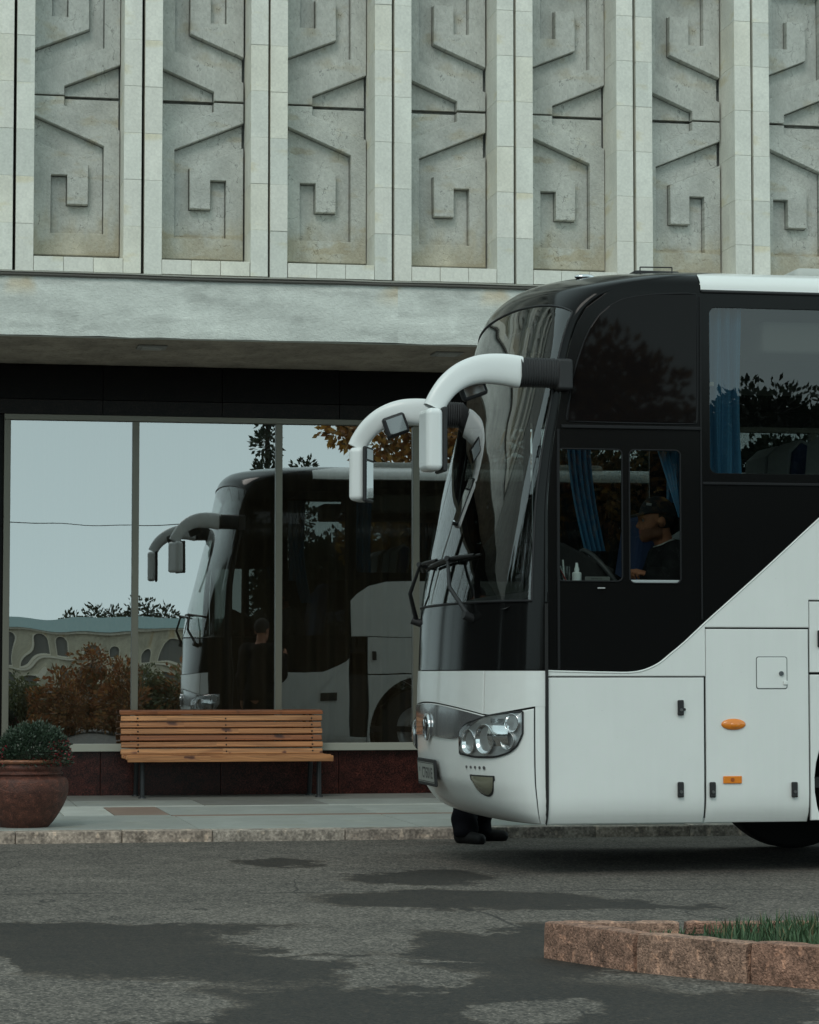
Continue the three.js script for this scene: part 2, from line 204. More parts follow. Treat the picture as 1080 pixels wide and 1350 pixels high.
{
  const pv = kind(group('pavement'), 'structure', 'pale stone pavement in front of the building');
  mesh('bedding', box(-31, 20, -0.1, PAVE - 0.03, -0.02, 5.2), mat(0.12, 0.12, 0.115, 0.9), pv);
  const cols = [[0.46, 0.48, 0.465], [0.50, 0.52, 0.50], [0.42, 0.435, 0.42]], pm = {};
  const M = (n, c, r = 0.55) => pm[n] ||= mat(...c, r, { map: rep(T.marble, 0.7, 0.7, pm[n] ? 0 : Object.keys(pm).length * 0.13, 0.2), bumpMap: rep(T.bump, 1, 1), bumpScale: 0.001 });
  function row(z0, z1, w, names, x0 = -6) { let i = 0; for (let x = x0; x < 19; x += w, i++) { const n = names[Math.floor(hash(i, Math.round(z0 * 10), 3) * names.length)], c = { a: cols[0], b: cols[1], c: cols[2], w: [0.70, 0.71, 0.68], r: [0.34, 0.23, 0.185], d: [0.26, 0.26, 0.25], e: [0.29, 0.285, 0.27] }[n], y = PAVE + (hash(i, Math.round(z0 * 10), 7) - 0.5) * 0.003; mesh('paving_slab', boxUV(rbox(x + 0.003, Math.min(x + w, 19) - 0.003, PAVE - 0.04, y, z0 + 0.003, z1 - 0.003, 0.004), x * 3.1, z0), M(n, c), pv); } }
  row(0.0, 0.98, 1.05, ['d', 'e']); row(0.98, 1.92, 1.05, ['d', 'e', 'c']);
  row(1.92, 2.1, 2.1, ['w']);
  for (const [x0, x1, n] of [[-6, -4.4, 'b'], [-4.4, -2.8, 'a'], [-2.8, -0.9, 'b'], [-0.9, 0.6, 'a'], [0.6, 1.16, 'b'], [1.16, 1.55, 'w'], [1.55, 1.98, 'r'], [1.98, 3.6, 'a'], [3.6, 5.2, 'b'], [5.2, 6.8, 'a'], [6.8, 8.4, 'b'], [8.4, 10, 'a'], [10, 12, 'b'], [12, 14, 'a'], [14, 16, 'b'], [16, 19, 'a']])
    mesh('paving_slab', boxUV(rbox(x0 + 0.003, x1 - 0.003, PAVE - 0.04, PAVE, 2.103, 3.377, 0.004), x0 * 2.2, 1), M(n, { a: cols[0], b: cols[1], w: [0.70, 0.71, 0.68], r: [0.34, 0.23, 0.185] }[n]), pv);
  row(3.38, 3.56, 2.1, ['r'], 1.98);
  for (let x = -6; x < 1.9; x += 1.33) mesh('paving_slab', boxUV(rbox(x + 0.003, x + 1.327, PAVE - 0.04, PAVE, 3.383, 3.557, 0.004), x, 3), M('a', cols[0]), pv);
  row(3.56, 5.2, 1.6, ['a', 'b', 'c']);
  // kerb of reddish stone
  const km = [0, 1, 2, 3].map(k => mat(...[[1.0, 0.90, 0.80], [1.0, 0.92, 0.84], [1.0, 0.84, 0.72], [0.80, 0.70, 0.62]][k], 0.85, { map: rep(T.clay, 1.2, 1.2, k * 0.3, 0), bumpMap: T.bump, bumpScale: 0.004 }));
  let x = -6.3, i = 0; while (x < 19) { const w = 0.55 + 0.5 * hash(i, 1, 5); const g = boxUV(rbox(x + 0.0015, x + w - 0.0015, -0.2, PAVE - 0.004 + (hash(i, 2, 5) - 0.5) * 0.008, 5.205, 5.375 + (hash(i, 3, 5) - 0.5) * 0.006, 0.010, 2), x, i); mesh('kerb_stone', g, km[Math.floor(hash(i, 4, 5) * 3.4)], pv); x += w; i++; }
}

// ---------------------------------------------------------------- the building
const J0 = 0.787, JP = 1.057, NJ0 = -3, NJ1 = 10, jx = j => J0 + JP * j;
{
  const B = tag(group('building'), 'grey concrete building with raised meander relief panels above dark shop windows', 'building');
  const XL = jx(NJ0) - 0.6, XR = jx(NJ1) + 0.6;
  const mConc = mat(0.9, 0.92, 0.88, 0.9, { map: rep(T.concrete, 0.5, 0.5), bumpMap: rep(T.bump, 1, 1), bumpScale: 0.004 });
  const mBeam = mat(1.0, 1.0, 0.965, 0.92, { map: rep(T.stucco, 0.25, 2.02, 0, 0.01), bumpMap: rep(T.bump, 1.5, 1.5), bumpScale: 0.006 });
  const mDark = mat(0.02, 0.018, 0.016, 0.8);
  mesh('backing_wall', boxUV(box(XL, XR, 4.452, 8.4, -7.8, 1.56)), mConc, B);
  // fascia beam, its soffit and the thin ledge
  { const g = new THREE.BoxGeometry(XR - XL, 0.495, 0.1, 60, 6, 1); g.translate((XL + XR) / 2, 4.2025, 2.04); const p = g.attributes.position; for (let i = 0; i < p.count; i++) if (p.getY(i) < 3.96 && p.getZ(i) > 2) { p.setY(i, p.getY(i) + (hash(i, 3, 1) - 0.3) * 0.010); } mesh('fascia_beam', boxUV(g, 0, -3.955), mBeam, B); }
  mesh('soffit', boxUV(box(XL, XR, 3.962, 4.3, -7.8, 1.988)), mat(0.80, 0.69, 0.58, 0.95, { map: rep(T.concrete, 0.7, 0.7) }), B);
  { const pts = []; for (let i = 0; i <= 70; i++) { const x = lerp(XL, XR, i / 70); pts.push([x, 4.452 + (fbm(x * 1.3, 1, 3, 0, 201) - 0.5) * 0.014, 2.108]); } mesh('ledge', tube(pts, 0.013, 280, 6), mat(0.08, 0.075, 0.065, 0.75), B); const q = pts.map(([x, y]) => [x, y + 0.024 + (fbm(x * 2.1, 7, 3, 0, 203) - 0.5) * 0.008, 2.112]); mesh('ledge', tube(q, 0.0085, 280, 6), mat(0.30, 0.29, 0.255, 0.8), B); }
  // relief tiles
  const out = [[0.166, 4.685], [0.885, 4.685], [0.885, 5.650], [0.428, 5.461], [0.43, 5.118], [0.604, 5.118], [0.604, 5.366], [0.740, 5.366], [0.740, 4.87], [0.298, 4.87], [0.298, 5.62], [0.885, 5.866], [0.885, 6.032], [0.633, 6.032], [0.633, 5.955], [0.166, 5.757]];
  // floors of the sunk fields, a narrow open joint left all round
  const floors = [[[0.885, 5.650], [0.428, 5.461], [0.43, 5.118], [0.604, 5.118], [0.604, 5.366], [0.740, 5.366], [0.740, 4.87], [0.298, 4.87], [0.298, 5.62], [0.885, 5.866]].reverse(), [[0.166, 5.757], [0.633, 5.955], [0.633, 6.032], [0.166, 6.032]]];
  const inset = (P, d) => P.map((p, i) => { const a = P[(i + P.length - 1) % P.length], b = P[(i + 1) % P.length], e1 = [p[0] - a[0], p[1] - a[1]], e2 = [b[0] - p[0], b[1] - p[1]], l1 = Math.hypot(...e1), l2 = Math.hypot(...e2), n1 = [-e1[1] / l1, e1[0] / l1], n2 = [-e2[1] / l2, e2[0] / l2], k = d / (1 + n1[0] * n2[0] + n1[1] * n2[1]); return [p[0] + (n1[0] + n2[0]) * k, p[1] + (n1[1] + n2[1]) * k]; });
  const area = P => P.reduce((t, p, i) => { const q = P[(i + 1) % P.length]; return t + p[0] * q[1] - q[0] * p[1]; }, 0);
  const tileGeo = {};
  function tileG(mx, my) {
    return tileGeo[mx + ',' + my] ||= (() => {
      let p = out.map(([x, y]) => [mx ? 1.057 - x : x, my ? 12.08 - y : y]); if (mx !== my) p.reverse();
      const y0 = my ? 6.048 : 4.685, y1 = my ? 7.395 : 6.032;
const g = merge([extr(shape(p), 0.11, 0.006, 1.712), ...floors.map(q => { let o = q.map(([x, y]) => [mx ? 1.057 - x : x, my ? 12.08 - y : y]); if (area(o) < 0) o.reverse(); return extr(shape(inset(o, 0.006)), 0.04, 0.002, 1.632); })]);
      const q = g.attributes.position, uv = g.attributes.uv;
      for (let i = 0; i < q.count; i++) uv.setXY(i, (q.getX(i) - 0.15) / 0.76, my ? 0.35 + (q.getY(i) - y0) / 2.2 : (q.getY(i) - y0) / 1.347);
      return g;
    })();
  }
  const mTile = reliefTex.map((t, k) => mat(...[[0.97, 0.98, 0.94], [0.93, 0.95, 0.92], [0.95, 0.965, 0.92]][k], 0.92, { map: t, bumpMap: rep(T.bump, 1.5, 2.5, k * 0.3, 0), bumpScale: 0.006 }));
  for (let j = NJ0; j < NJ1; j++) for (const my of [0, 1]) { const o = mesh('relief_tile', tileG(((j % 2) + 2) % 2 === 0 ? 1 : 0, my), mTile[Math.floor(hash(j, my, 77) * 3)], B); o.position.set(jx(j), (hash(j, my, 5) - 0.5) * 0.006, (hash(j, my, 6) - 0.5) * 0.01); }
  // cladding slabs of the paired ribs
  const mSlab = [0, 1, 2, 3, 4, 5].map(k => mat(...[[1.0, 0.98, 0.92], [0.99, 0.985, 0.93], [1.0, 0.985, 0.93], [0.96, 0.955, 0.90], [1.0, 0.97, 0.88], [0.90, 0.905, 0.86]][k], 0.75, { map: rep(T.marble, 0.8, 0.8, k * 0.17, k * 0.31), bumpMap: T.bump, bumpScale: 0.0015 }));
  const slabG = [0, 1, 2].map(k => boxUV(rbox(-0.073, 0.073, 0.0006, 0.3924, 1.642, 2.1, 0.0025), k * 0.7, k * 1.3));
  for (let j = NJ0; j <= NJ1; j++) {
    for (const s of [-1, 1]) for (let r = 0; r < 8; r++) {
      const o = mesh('cladding_slab', slabG[Math.floor(hash(j, r, s + 9) * 3)], mSlab[Math.floor(Math.pow(hash(j * 3 + s, r, 11), 1.4) * 6)], B);
      o.position.set(jx(j) + s * (0.0825 + hash(j, 1, 4) * 0.004), 4.49 + r * 0.393 - (s < 0 ? 0 : 0.004), (hash(j * 5 + s, r, 13) - 0.5) * 0.007);
    }
    mesh('joint_filler', box(jx(j) - 0.03, jx(j) + 0.03, 4.49, 7.6, 1.64, 1.96), mDark, B);
  }
  const sillG = boxUV(rbox(-0.1215, 0.1215, 4.49, 4.612, 1.64, 2.1, 0.004));
  for (let j = NJ0; j < NJ1; j++) for (let k = 0; k < 3; k++) { const o = mesh('sill_slab', sillG, mSlab[Math.floor(hash(j, k, 21) * 5)], B); o.position.set(jx(j) + JP / 2 + (k - 1) * 0.2455, 0, (hash(j, k, 23) - 0.5) * 0.005); }
  mesh('parapet', boxUV(box(XL, XR, 7.636, 8.4, 1.62, 2.1)), mConc, B);
  mesh('plain_wing', boxUV(box(XL - 28, XL - 0.003, 3.96, 8.4, -7.8, 2.05)), mConc, B); mesh('plain_wing_wall', box(XL - 28, XL - 0.003, 0, 3.955, -7.8, 0.0), mDark, B);
  mesh('roof', box(XL - 0.1, XR + 0.1, 8.4, 8.55, -7.9, 2.2), mConc, B);
  // recessed dark stone wall and shop windows
  const mGran = [0, 1, 2].map(k => phys(...[[0.012, 0.008, 0.006], [0.015, 0.010, 0.007], [0.011, 0.008, 0.006]][k], 0.5, { specularIntensity: 0.3, map: rep(T.granite, 1.5, 1.5, k * 0.3, 0) }));
  const mBand = phys(0.035, 0.025, 0.02, 0.45, { specularIntensity: 0.4, map: rep(T.granite, 1.5, 1.5, 0.2, 0.6) });
  const mRed = [0, 1, 2].map(k => phys(...[[0.14, 0.040, 0.030], [0.12, 0.034, 0.026], [0.155, 0.045, 0.034]][k], 0.3, { specularIntensity: 0.5, map: rep(T.granite, 1.5, 1.5, k * 0.27, 0.1) }));
  let i = 0; for (let x = XL; x < XR - 0.1; x += 1.082, i++) {
    const xa = 1.671 - 1.082 * 4 + 1.082 * i, xb = Math.min(xa + 1.082, XR); if (xa > XR) break;
    mesh('wall_tile', boxUV(rbox(xa + 0.0025, xb - 0.0025, 3.645, 3.955, -0.12, 0.012 + (hash(i, 1, 2) - 0.5) * 0.004, 0.002)), mGran[i % 3], B);
    mesh('wall_tile', boxUV(rbox(xa + 0.0025, xb - 0.0025, 3.507, 3.641, -0.12, 0.014, 0.002)), mBand, B);
    mesh('dado_tile', boxUV(rbox(xa + 0.0025, xb - 0.0025, 0.0, 0.476, -0.12, 0.0 + (hash(i, 3, 2) - 0.5) * 0.004, 0.002), i * 0.37, 0), mRed[i % 3], B);
  }
  for (const [a, b] of [[0.50, 0.79], [9.72, XR]]) for (let k = 0; k < 3; k++) { const n = Math.max(1, Math.round((b - a) / 1.08)); for (let q = 0; q < n; q++) mesh('wall_tile', boxUV(rbox(a + (b - a) * q / n + 0.003, a + (b - a) * (q + 1) / n - 0.003, 0.48 + k * 1.008, 1.484 + k * 1.008, -0.12, 0.01, 0.002), q, k), mGran[(q + k) % 3], B); }
  const mFrame = mat(0.155, 0.145, 0.115, 0.42, { metalness: 0.35 }), mSillF = mat(0.33, 0.325, 0.275, 0.5, { metalness: 0.2 });
  const mPane = phys(0.36, 0.34, 0.30, 0, { transmission: 1, thickness: 0, ior: 3.7 });
  const runs = [[0.82, 1.97, 3.275, 4.548, 5.83, 7.11, 8.39, 9.69], [XL + 0.05, -1.95, -0.72, 0.47]]; let kp = 0;
  for (const mul of runs) {
    const F = group('window_frame', B), l = mul[0] - 0.03, r = mul[mul.length - 1] + 0.03;
    mesh('head_rail', rbox(l, r, 3.452, 3.503, -0.05, 0.05, 0.004), mFrame, F);
    mesh('sill_rail', rbox(l, r, 0.48, 0.548, -0.05, 0.075, 0.004), mSillF, F);
    for (const x of mul) mesh('mullion', rbox(x - 0.03, x + 0.03, 0.549, 3.451, -0.045, 0.045, 0.004), mFrame, F);
    for (let k = 0; k < mul.length - 1; k++, kp++) {
      const a = mul[k] + 0.028, b = mul[k + 1] - 0.028, p1 = hash(kp, 1, 3) * 6, p2 = hash(kp, 2, 3) * 6, p3 = hash(kp, 3, 3) * 6, amp = kp < 2 ? 1.1 : 0.6;
      mesh('window_pane', grid((s, t) => { const x = lerp(a, b, s), y = lerp(0.54, 3.46, t), low = 1 - 0.8 * sstep(1.1, 1.8, y); return [x, y, amp * (0.00010 * low * Math.sin(y * 11 + p1 + 2.2 * Math.sin(x * 3.1 + p2)) + 0.00010 * low * Math.sin(x * 13 + p2 + 1.7 * Math.sin(y * 4 + p3)) + 0.0002 * Math.sin(x * 2.1 + p3) * Math.sin(y * 1.4 + p1))]; }, 48, 96), mPane, B);
    }
  }
  // the room behind the glass
  const mRoom = mat(0.10, 0.09, 0.08, 0.9);
  mesh('room_floor', box(XL, XR, -0.1, 0.1, -7.8, -0.13), mRoom, B); mesh('room_wall', box(XL, XR, 0.1, 3.956, -7.8, -7.6), mRoom, B);
  mesh('room_wall', box(XL, XL + 0.2, 0.1, 3.956, -7.6, -0.13), mRoom, B); mesh('room_wall', box(XR - 0.2, XR, 0.1, 3.956, -7.6, -0.13), mRoom, B);
  // recessed lights in the soffit, off
  for (const x of [-0.6, 1.98, 4.55, 7.13, 9.7]) { const l = group('downlight', B, x, 3.957, 1.46); mesh('trim_ring', rbox(-0.125, 0.125, -0.012, 0.002, -0.125, 0.125, 0.004), mat(0.30, 0.29, 0.27, 0.6), l); mesh('lamp_cover', rbox(-0.085, 0.085, -0.018, -0.0125, -0.085, 0.085, 0.002), mat(0.5, 0.49, 0.46, 0.3), l); }
}
tag(mesh('curtain', grid((s, t) => { const x = 0.86 + s * 8.8; return [x, 0.14 + t * 3.4, -0.34 + 0.05 * Math.sin(x * 34 + 1.5 * Math.sin(x * 3)) + 0.02 * Math.sin(x * 11 + t)]; }, 900, 4), phys(0.30, 0.265, 0.21, 0.95, { transmission: 0.3, thickness: 0 })), 'brown sheer curtain hanging in folds behind the shop windows', 'curtain');

// ---------------------------------------------------------------- bench
{
  const b = tag(group('bench', null, 0, PAVE, 0), 'orange brown slatted wooden bench on dark metal legs below the windows', 'bench');
  const mw = [0, 1, 2, 3, 4].map(k => mat(...[[0.46, 0.22, 0.095], [0.54, 0.275, 0.125], [0.34, 0.135, 0.055], [0.60, 0.33, 0.16], [0.28, 0.105, 0.04]][k], 0.6, { map: rep(T.wood, 0.5, 1.6, k * 0.21, k * 0.37), bumpMap: rep(T.wood, 0.5, 1.6, k * 0.21, k * 0.37), bumpScale: 0.002 }));
  const ms = mat(0.022, 0.024, 0.026, 0.5, { metalness: 0.3 }), mb = mat(0.03, 0.025, 0.02, 0.6);
  // backrest slats lean back a little, from the seat up to the rail
  const BX0 = 1.83, BX1 = 3.64, order = [3, 1, 2, 1, 0, 3, 3];
  const backAt = k => [0.40 + k * 0.058, 0.30 - k * 0.016];
  for (let k = 0; k < 6; k++) { const [y, z] = backAt(k), o = mesh('back_slat', boxUV(rbox(BX0, BX1, -0.0235, 0.0235, -0.016, 0.016, 0.006, 2), k * 0.9, k * 0.23), mw[order[k]], b); o.position.set((hash(k, 1, 1) - 0.5) * 0.012, y, z); o.rotation.x = -0.25; o.rotation.z = (hash(k, 1, 2) - 0.5) * 0.002; }
  { const [y, z] = backAt(6), o = mesh('top_rail', boxUV(rbox(BX0 - 0.005, BX1 + 0.012, -0.016, 0.016, -0.045, 0.045, 0.006, 2), 3, 0.4), mw[2], b); o.position.set(0, y - 0.002, z - 0.01); o.rotation.x = 0.12; }
  for (let k = 0; k < 7; k++) { const o = mesh('seat_slat', boxUV(rbox(BX0 + (k > 4 ? 0.02 : 0), BX1 + (k > 4 ? 0.02 : 0), -0.016, 0.016, -0.026, 0.026, 0.006, 2), k * 0.7 + 1, k * 0.31), mw[[1, 0, 3, 1, 0, 1, 3][k]], b); o.position.set((hash(k, 4, 1) - 0.5) * 0.012, 0.362 - 0.008 * Math.max(0, k - 5), 0.33 + k * 0.06); }
  { const o = mesh('seat_slat', boxUV(rbox(BX0 + 0.025, BX1 + 0.03, -0.026, 0.026, -0.014, 0.014, 0.006, 2), 5, 0.9), mw[1], b); o.position.set(0, 0.345, 0.735); }
  for (const x of [1.995, 3.56]) {
    mesh('leg', merge([bar([x, 0, 0.62], [x, 0.345, 0.60], 0.021, 12), new THREE.CylinderGeometry(0.032, 0.036, 0.012, 12).translate(x, 0.006, 0.62)]), ms, b);
    mesh('leg', merge([bar([x - 0.02, 0, 0.16], [x - 0.02, 0.33, 0.24], 0.021, 12), new THREE.CylinderGeometry(0.032, 0.036, 0.012, 12).translate(x - 0.02, 0.006, 0.16)]), ms, b);
    mesh('seat_bracket', merge([box(x - 0.035, x + 0.005, 0.330, 0.345, 0.2, 0.72), bar([x - 0.015, 0.32, 0.26], [x - 0.015, 0.735, 0.178], 0.014, 8)]), ms, b);
    for (let k = 0; k < 6; k++) { const [y, z] = backAt(k); mesh('bolt', new THREE.SphereGeometry(0.0085, 8, 5).translate(x - 0.012, y + 0.002, z + 0.017), mb, b); }
  }
  for (let k = 0; k < 6; k++) { const [y, z] = backAt(k); mesh('bolt', new THREE.SphereGeometry(0.0075, 8, 5).translate(2.77, y, z + 0.017), mb, b); }
}

// ---------------------------------------------------------------- plant pot
{
  const px = 0.80, pz = 4.80;
  const p = tag(group('plant_pot', null, px, PAVE - 0.003, pz), 'large round terracotta pot with ribbed neck standing by the kerb', 'plant pot');
  const prof = pchip([[0, 0.165], [0.02, 0.185], [0.10, 0.245], [0.20, 0.295], [0.275, 0.312], [0.325, 0.308], [0.345, 0.298], [0.357, 0.280], [0.363, 0.262], [0.370, 0.258], [0.377, 0.268], [0.386, 0.272], [0.394, 0.264], [0.400, 0.254], [0.415, 0.262], [0.432, 0.266], [0.446, 0.260], [0.458, 0.262]]);
  const pts = [new THREE.Vector2(0, 0)]; for (let k = 0; k <= 120; k++) { const y = 0.458 * k / 120; pts.push(new THREE.Vector2(prof(y), y)); }
  const cm = mat(0.25, 0.085, 0.055, 0.62, { map: rep(T.clay, 5, 2), bumpMap: rep(T.clay, 5, 2), bumpScale: 0.006 });
  mesh('pot_body', new THREE.LatheGeometry(pts, 64), cm, p);
  mesh('rim', new THREE.LatheGeometry([[0.268, 0.457], [0.276, 0.460], [0.281, 0.47], [0.281, 0.478], [0.276, 0.485], [0.25, 0.486], [0.245, 0.47], [0.24, 0.42]].map(a => new THREE.Vector2(...a)), 64), mat(0.62, 0.27, 0.15, 0.5, { map: rep(T.clay, 6, 1) }), p);
  mesh('soil', new THREE.CylinderGeometry(0.243, 0.243, 0.02, 32).translate(0, 0.44, 0), mat(0.03, 0.022, 0.016, 0.95), p);
  // bushy plant: thousands of small leaves over a lumpy dome
  const pl = tag(group('flowering_plant', null, px, PAVE + 0.44, pz), 'dark green bushy plant with a few red flowers in the terracotta pot', 'plant');
  const dome = () => { const a = rr(0, 6.283), e = Math.asin(rr(-0.12, 1)), k = 0.92 + 0.3 * (fbm(a * 3 + 9, e * 4, 3, 0, 301) - 0.5), q = rr(0.82, 1) * k, nx = Math.cos(a) * Math.cos(e), ny = Math.sin(e), nz = Math.sin(a) * Math.cos(e); return [0.03 + nx * 0.32 * q, 0.03 + ny * (0.285 + 0.05 * nx) * q, nz * 0.31 * q, nx, ny, nz]; };
  mesh('foliage', mergeGeometries([leaves(9000, dome, 0.010), leaves(1500, () => { const d = dome(); return [d[0] * 0.8, d[1] * 0.8, d[2] * 0.8, d[3], d[4], d[5]]; }, 0.013)]), phys(0.036, 0.062, 0.036, 0.5, { transmission: 0.2, thickness: 0 }), pl);
  mesh('stems', merge(Array.from({ length: 30 }, () => { const d = dome(); return bar([d[0] * 0.15, -0.02, d[2] * 0.15], [d[0] * 0.85, d[1] * 0.85, d[2] * 0.85], 0.004, 5, 0.002); })), mat(0.05, 0.045, 0.025, 0.8), pl);
  mesh('flowers', leaves(1500, () => { let d; do d = dome(); while (!((d[3] > 0.45 || d[3] < -0.6 || (d[3] > -0.2 && d[4] < 0.1)) && d[4] < 0.5)); return [d[0] * 1.01, d[1] * 1.01, d[2] * 1.01, d[3], d[4], d[5]]; }, 0.010, 1.5), mat(0.26, 0.016, 0.028, 0.6), pl);
}

// ---------------------------------------------------------------- the coach
const BX = 3.625, BZ = 8.982, BL = 11.2;
const bus = tag(group('coach', null, BX, 0, BZ), 'white and black touring coach parked along the kerb with its front to the left', 'coach');
{
  const Pf = pchip([[0.30, 0.17], [0.33, 0.25], [0.38, 0.325], [0.45, 0.383], [0.55, 0.436], [0.70, 0.456], [0.85, 0.4587], [1.2, 0.4483], [1.6, 0.4257], [1.88, 0.377], [2.12, 0.3207], [2.46, 0.2295], [2.75, 0.1464], [3.04, 0.0814], [3.285, 0.036], [3.456, 0.0], [3.55, -0.09], [3.61, -0.32], [3.645, -0.66], [3.665, -0.95]]);
  const Hw = pchip([[0.30, 1.20], [0.36, 1.235], [0.45, 1.25], [3.38, 1.25], [3.47, 1.238], [3.535, 1.18], [3.57, 1.05], [3.605, 0.85], [3.633, 0.6], [3.655, 0.3], [3.665, 0.02]]);
  const U0 = pchip([[0.3, 0], [2.1, 0], [2.4, 0.022], [2.75, 0.075], [3.04, 0.125], [3.28, 0.21], [3.44, 0.42], [3.535, 0.88], [3.58, 1.1], [3.665, 1.6]]);
  const EXP = 2 / 2.25;
  const raw = (ph, y) => { const u0 = U0(y), A = Pf(y) + u0, h = Hw(y), c = Math.max(0, Math.cos(ph)), s = Math.sin(ph); return [u0 - A * Math.pow(c, EXP), y, -1.25 + h * Math.sign(s) * Math.pow(Math.abs(s), EXP)]; };
  function S(ph, y, off = 0) {
    const p = raw(ph, y); if (!off) return p;
    return add(p, norm(ph, y), off);
  }
  const add = (p, n, k) => [p[0] + n[0] * k, p[1] + n[1] * k, p[2] + n[2] * k];
  function norm(ph, y) { const e = 0.004, a = raw(Math.max(-1.566, ph - e), y), b = raw(Math.min(1.566, ph + e), y), c = raw(ph, Math.max(0.3, y - e)), d = raw(ph, Math.min(3.664, y + e)); const v = new THREE.Vector3(b[0] - a[0], b[1] - a[1], b[2] - a[2]).cross(new THREE.Vector3(d[0] - c[0], d[1] - c[1], d[2] - c[2])).normalize(); if (v.x > 0.3) v.negate(); return [v.x, v.y, v.z]; }
  const HP = Math.PI / 2;
  // patch of the front between phi a..b and heights lo(phi)..hi(phi)
  // rows of a folded-in edge: two rows close to the rim, then even steps
  const rimmed = (s, n, e) => { const i = Math.round(s * n); return i <= 1 ? 0 : i >= n - 1 ? 1 : i === 2 ? e : i === n - 2 ? 1 - e : lerp(e, 1 - e, (i - 2) / (n - 4)); };
  const F = v => typeof v === 'function' ? v : () => v;
  function patch(a, b, lo, hi, off = 0, ns = 40, nt = 16, edge = 0) {
    lo = F(lo); hi = F(hi); off = F(off);
    return grid((s, t) => { let o = 0; if (edge) { if (s === 0 || s === 1 || t === 0 || t === 1) o = -edge; s = rimmed(s, ns, 0.006); t = rimmed(t, nt, 0.01); } const ph = lerp(a, b, s); return S(ph, lerp(lo(ph), hi(ph), t), off(s, t) + o); }, ns, nt);
  }
  // patch of a flank between u a..b; side 1 near, -1 far
  const flank = (u, y, side, off) => { const u0 = U0(y), A = Pf(y) + u0, h = Hw(y); u = Math.max(u, u0 - A * 0.9); const k = u >= u0 ? 1 : Math.pow(Math.max(0, 1 - Math.pow((u0 - u) / A, 2.25)), 1 / 2.25); return [u, y, -1.25 + side * (h * k + off)]; };
  function panel(u0, u1, y0, y1, side = 1, off = 0, ns = 14, nt = 26, edge = 0.014) { return grid((s, t) => { let o = 0; if (s === 0 || s === 1 || t === 0 || t === 1) o = -edge; s = rimmed(s, ns, 0.004 / (u1 - u0)); t = rimmed(t, nt, 0.004 / (y1 - y0)); return flank(lerp(u0, u1, s), lerp(y0, y1, t), side, off + o); }, ns, nt); }

  const mW = phys(0.77, 0.785, 0.77, 0.4, { clearcoat: 0.5, clearcoatRoughness: 0.1, map: T.paint });
  const mK = phys(0.006, 0.006, 0.006, 0.12, { specularIntensity: 0.32 });
  const mSeam = mat(0.012, 0.012, 0.012, 0.7), mRub = mat(0.014, 0.014, 0.015, 0.6), mTrim = phys(0.014, 0.014, 0.015, 0.5, { specularIntensity: 0.3 });
  const mGlass = phys(0.58, 0.62, 0.60, 0, { transmission: 1, thickness: 0, ior: 1.55 }), mScreen = phys(0.62, 0.66, 0.64, 0, { transmission: 1, thickness: 0, ior: 1.85 });
  const mShade = phys(0.40, 0.43, 0.42, 0, { transmission: 1, thickness: 0, ior: 1.65 });
  const mDoor = phys(0.20, 0.21, 0.20, 0, { transmission: 1, thickness: 0, ior: 1.5 });
  const mChrome = mat(0.72, 0.73, 0.74, 0.08, { metalness: 1 }), mSilver = mat(0.34, 0.345, 0.35, 0.22, { metalness: 0.9 });
  const mAmber = phys(0.75, 0.22, 0.02, 0.22, { clearcoat: 0.5 }), mInt = mat(0.016, 0.015, 0.015, 0.85), mLiner = mat(0.22, 0.21, 0.19, 0.8);

  // --- front skin
  const add1 = (n, g, m, p = bus) => mesh(n, g, m, p);
  add1('inner_shell', patch(-HP, HP, 0.305, 1.58, -0.02, 60, 24), mSeam);
  const stripTop = ph => 1.0 - 0.07 * Math.min(1, Math.pow(Math.abs(ph) / 0.9, 1.6));
  const bumpTop = ph => { const a = Math.abs(ph); return a < 0.9 ? stripTop(ph) - 0.008 : lerp(stripTop(0.9) - 0.008, 0.972, (a - 0.9) / 0.53); };
  add1('front_bumper', patch(-1.432, 1.432, ph => 0.302, bumpTop, 0, 90, 60, 0.012), mW);
  const fp = add1('front_panel', patch(-0.845, 0.845, stripTop, 1.19, 0.004, 50, 16, 0.014), mW);
  for (const s of [1, -1]) {
    add1('corner_panel', patch(s * 0.857, s * (s > 0 ? HP : 1.08), ph => Math.abs(ph) < 1.432 ? bumpTop(ph) + 0.012 : bumpTop(1.43) + 0.012, 1.19, 0.002, 26, 16, 0), mW);
    if (s > 0) add1('corner_panel', patch(s * 1.447, s * HP, 0.302, 0.986, 0.0, 8, 30, 0), mW);
  }
  // glossy band between the headlights with the round badge
  const pl = [[0, 0.795], [0.42, 0.785], [0.52, 0.795], [0.62, 0.835], [0.75, 0.885], [0.9, 0.922]], bandLo = pchip(pl);
  add1('grille_band', patch(-0.89, 0.89, ph => bandLo(Math.abs(ph)), ph => stripTop(ph) - 0.012, (s, t) => 0.010, 50, 10, 0.014), phys(0.24, 0.24, 0.245, 0.16, { metalness: 0.6, clearcoat: 0.6, clearcoatRoughness: 0.05 }));
  {
    const e = group('badge', bus); const c = S(0.02, 0.845, 0.018), n = norm(0.02, 0.845);
    mesh('badge_ring', new THREE.TorusGeometry(0.074, 0.013, 12, 40), mChrome, e);
    mesh('badge_disc', new THREE.CylinderGeometry(0.072, 0.076, 0.018, 32).rotateX(HP), mRub, e);
    mesh('badge_mark', extr(shape([[-0.058, 0.03], [-0.03, 0.045], [0, 0.0], [0.03, 0.045], [0.058, 0.03], [0.016, -0.022], [0.016, -0.062], [-0.016, -0.062], [-0.016, -0.022]]), 0.012, 0.003, 0.02), mChrome, e);
    e.position.set(...c); e.lookAt(c[0] + n[0], c[1] + n[1], c[2] + n[2]);
    e.quaternion.setFromUnitVectors(new THREE.Vector3(0, 0, 1), new THREE.Vector3(...n));
  }
